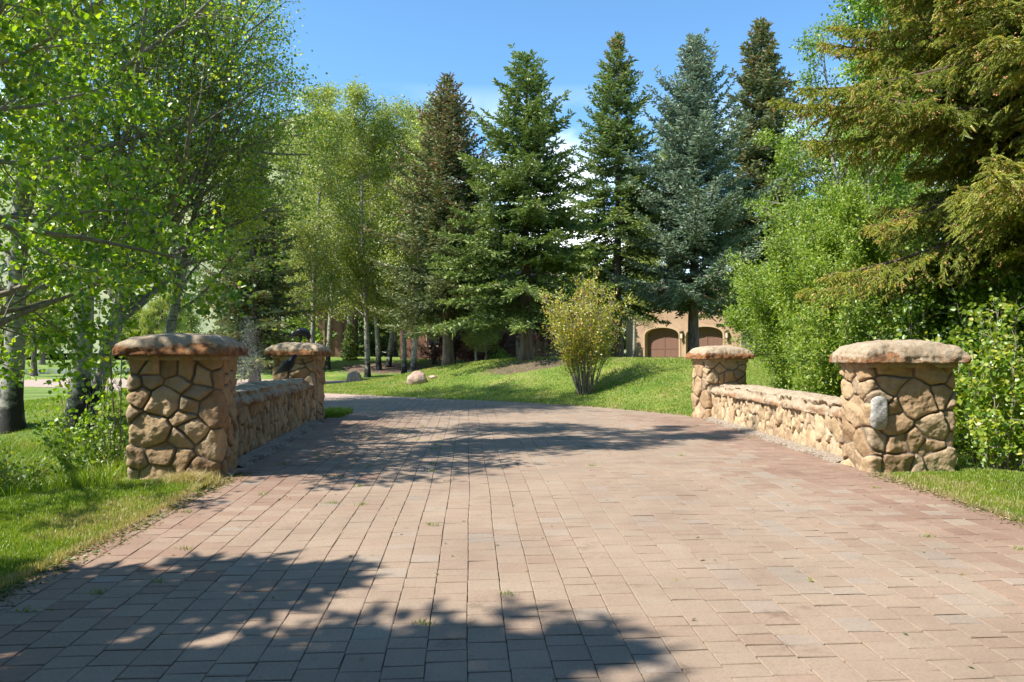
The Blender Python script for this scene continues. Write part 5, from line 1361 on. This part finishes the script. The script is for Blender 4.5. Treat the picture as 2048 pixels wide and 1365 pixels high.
# ---- grass
def grass():
    rng = np.random.default_rng(9)
    solids = [(-4.175, 9.57, 0.62), (5.14, 10.04, 0.60), (-4.93, 17.38, 0.52), (5.01, 18.16, 0.52)]
    def clean(x, y, pad=0.0):
        ok = ~inside(x, y) & (edge_dist(x, y) > pad)
        for cx, cy, r in solids: ok &= np.maximum(np.abs(x - cx), np.abs(y - cy)) > r
        for (ax, ay, bx, by, s) in ((-3.88, 10.03, -4.54, 16.95, -1), (4.76, 10.42, 4.74, 17.75, 1)):
            t = np.clip((y - ay) / (by - ay), 0, 1); c = ax + (bx - ax) * t + s * 0.27
            ok &= ~((np.abs(x - c) < 0.33) & (y > ay - .2) & (y < by + .2))
        return ok
    def put(name, n, x0, x1, y0, y1, h, w, label, mu=0.5, sd=0.14, dens=None, pad=0.0, dry=0.0, tint_f=None, lean=0.35):
        x = rng.uniform(x0, x1, n); y = rng.uniform(y0, y1, n)
        ok = clean(x, y, pad) & (np.abs(x) < 0.95 * y + 1.6)
        if dens is not None: ok &= rng.random(n) < dens(x, y)
        x, y = x[ok], y[ok]; N = len(x)
        z = ground(x, y)
        hh = (h(x, y) if callable(h) else h) * rng.uniform(0.55, 1.25, N)
        patch = fract(np.stack([x[::1] * 1.0, y, 0 * x], 1), 0.9, 3) if N < 400000 else 0
        tt = np.clip(rng.normal(mu, sd, N) + 0.32 * patch, 0.02, 0.88)
        ed = edge_dist(x, y)
        d = rng.random(N) < np.maximum(dry + 0.5 * np.clip(patch - 0.12, 0, 1), 0.85 * (1 - sm(0.03, 0.22, ed)))
        tt = np.where(d, rng.uniform(0.9, 1.0, N), tt)
        scatter_blades(name, np.stack([x, y, z], 1), hh, w, tt, rng, lean, label, 'grass')
    put('lawn_grass', 170000, -8.0, -3.3, 3.6, 10.2, 0.045, 0.006, 'short grass of the near left lawn', mu=0.62, dry=0.03)
    put('lawn_grass', 80000, 4.4, 9.0, 5.6, 10.2, 0.045, 0.007, 'short grass of the near right verge', mu=0.58, dry=0.06)
    put('tall_grass', 60000, -13, -4.7, 8.6, 17.5, lambda x, y: 0.20 + 0.14 * sm(9, 11, y), 0.011, 'long unmown grass on the left creek bank', mu=0.42, dry=0.015, pad=0.9, lean=0.45)
    put('tall_grass', 16000, 5.8, 10.5, 10.6, 14.5, 0.26, 0.010, 'long grass behind the near right pillar', mu=0.5, dry=0.06, pad=0.5)
    put('bank_grass', 60000, -16, -4.6, 17, 31, 0.07, 0.016, 'mown grass behind the left parapet', mu=0.58, dens=lambda x, y: np.clip(1.3 - (y - 17) / 18, 0.3, 1))
    def dens_m(x, y): return 1 - 0.85 * np.exp(-(((x - 1.2) / 3.2) ** 2 + ((y - 30.3) / 2.2) ** 2)) - 0.6 * np.exp(-(((x - 4.8) / 2.4) ** 2 + ((y - 31.3) / 2) ** 2))
    put('mound_grass', 190000, -11, 11, 17.5, 36, 0.055, 0.020, 'mown grass on the mound beyond the bridge', mu=0.60, dry=0.16, dens=dens_m)
    # dry tuft beside the near left pillar
    n = 1500; a = rng.uniform(0, 6.28, n); r = np.abs(rng.normal(0, 0.17, n)); cx, cy = -3.82, 8.88
    x = cx + r * np.cos(a) * 1.3; y = cy + r * np.sin(a) * 0.8
    scatter_blades('dry_grass', np.stack([x, y, ground(x, y)], 1), rng.uniform(0.05, 0.14, n), 0.007, rng.uniform(0.88, 1, n), rng, 0.9, 'straw coloured tuft at the corner of the near left pillar', 'dry grass')
    n = 2600; x = rng.uniform(-5.0, -4.2, n); y = rng.uniform(18.0, 19.6, n); x = x + 0.25
    scatter_blades('corner_grass', np.stack([x - 0.2, y, ground(x, y)], 1), rng.uniform(0.08, 0.2, n), 0.012, rng.uniform(0.2, 0.6, n), rng, 0.4, 'grass at the foot of the far left pillar', 'grass')
    # weeds rooted in the paver joints
    k = 46; wy = rng.uniform(4.2, 16, k); wx = np.where(rng.random(k) < 0.7, rng.uniform(-3.6, -1.0, k), rng.uniform(-1, 4.4, k)); ok = inside(wx, wy); wx, wy = wx[ok], wy[ok]
    idx = np.repeat(np.arange(len(wx)), 26); n = len(idx); x = wx[idx] + rng.normal(0, 0.035, n); y = wy[idx] + rng.normal(0, 0.02, n)
    scatter_blades('joint_weeds', np.stack([x, y, road_z(y)], 1), rng.uniform(0.012, 0.038, n), 0.006, rng.uniform(0.1, 0.8, n), rng, 0.9, 'tiny grass tufts growing in the paver joints', 'weeds')
grass()

# ---- leaf litter on the pavers
def litter():
    rng = np.random.default_rng(21); n = 5200
    x = rng.uniform(-5, 5, n); y = rng.uniform(2.5, 22, n) ** 1.0
    ed = edge_dist(x, y); ok = inside(x, y) & (rng.random(n) < 0.11 + 0.89 * np.exp(-ed / 0.22)); x, y = x[ok], y[ok]
    k = 2600; s = rng.random(k); yy = 3.6 + 6 * s; xx = -3.50 + np.abs(rng.normal(0, 0.10, k)); x = np.concatenate([x, xx]); y = np.concatenate([y, yy])
    k = 1100; yy = rng.uniform(5.5, 9.5, k); xx = np.interp(yy, [5, 7, 9.3], [4.88, 4.80, 4.62]) - np.abs(rng.normal(0, 0.08, k)); x = np.concatenate([x, xx]); y = np.concatenate([y, yy])
    n = len(x); pos = np.stack([x, y, road_z(y) + 0.004], 1)
    a = rng.uniform(0, 6.28, n); d = np.stack([np.cos(a), np.sin(a), rng.normal(0.05, 0.12, n)], 1)
    sz = rng.uniform(0.015, 0.042, n) * np.where(rng.random(n) < 0.10, 1.8, 1)
    mb = MB(); mb.inst(LEAF4[0], LEAF4[1], pos, frames(unit(d), rng.normal(0, 0.5, n)), np.stack([sz * 0.45, sz, sz * 1.1], 1), rng.random(n))
    tag(mb.build('leaf_litter', M['litter']), 'catkins and leaf bits scattered on the pavers', 'litter', kind='stuff')
litter()
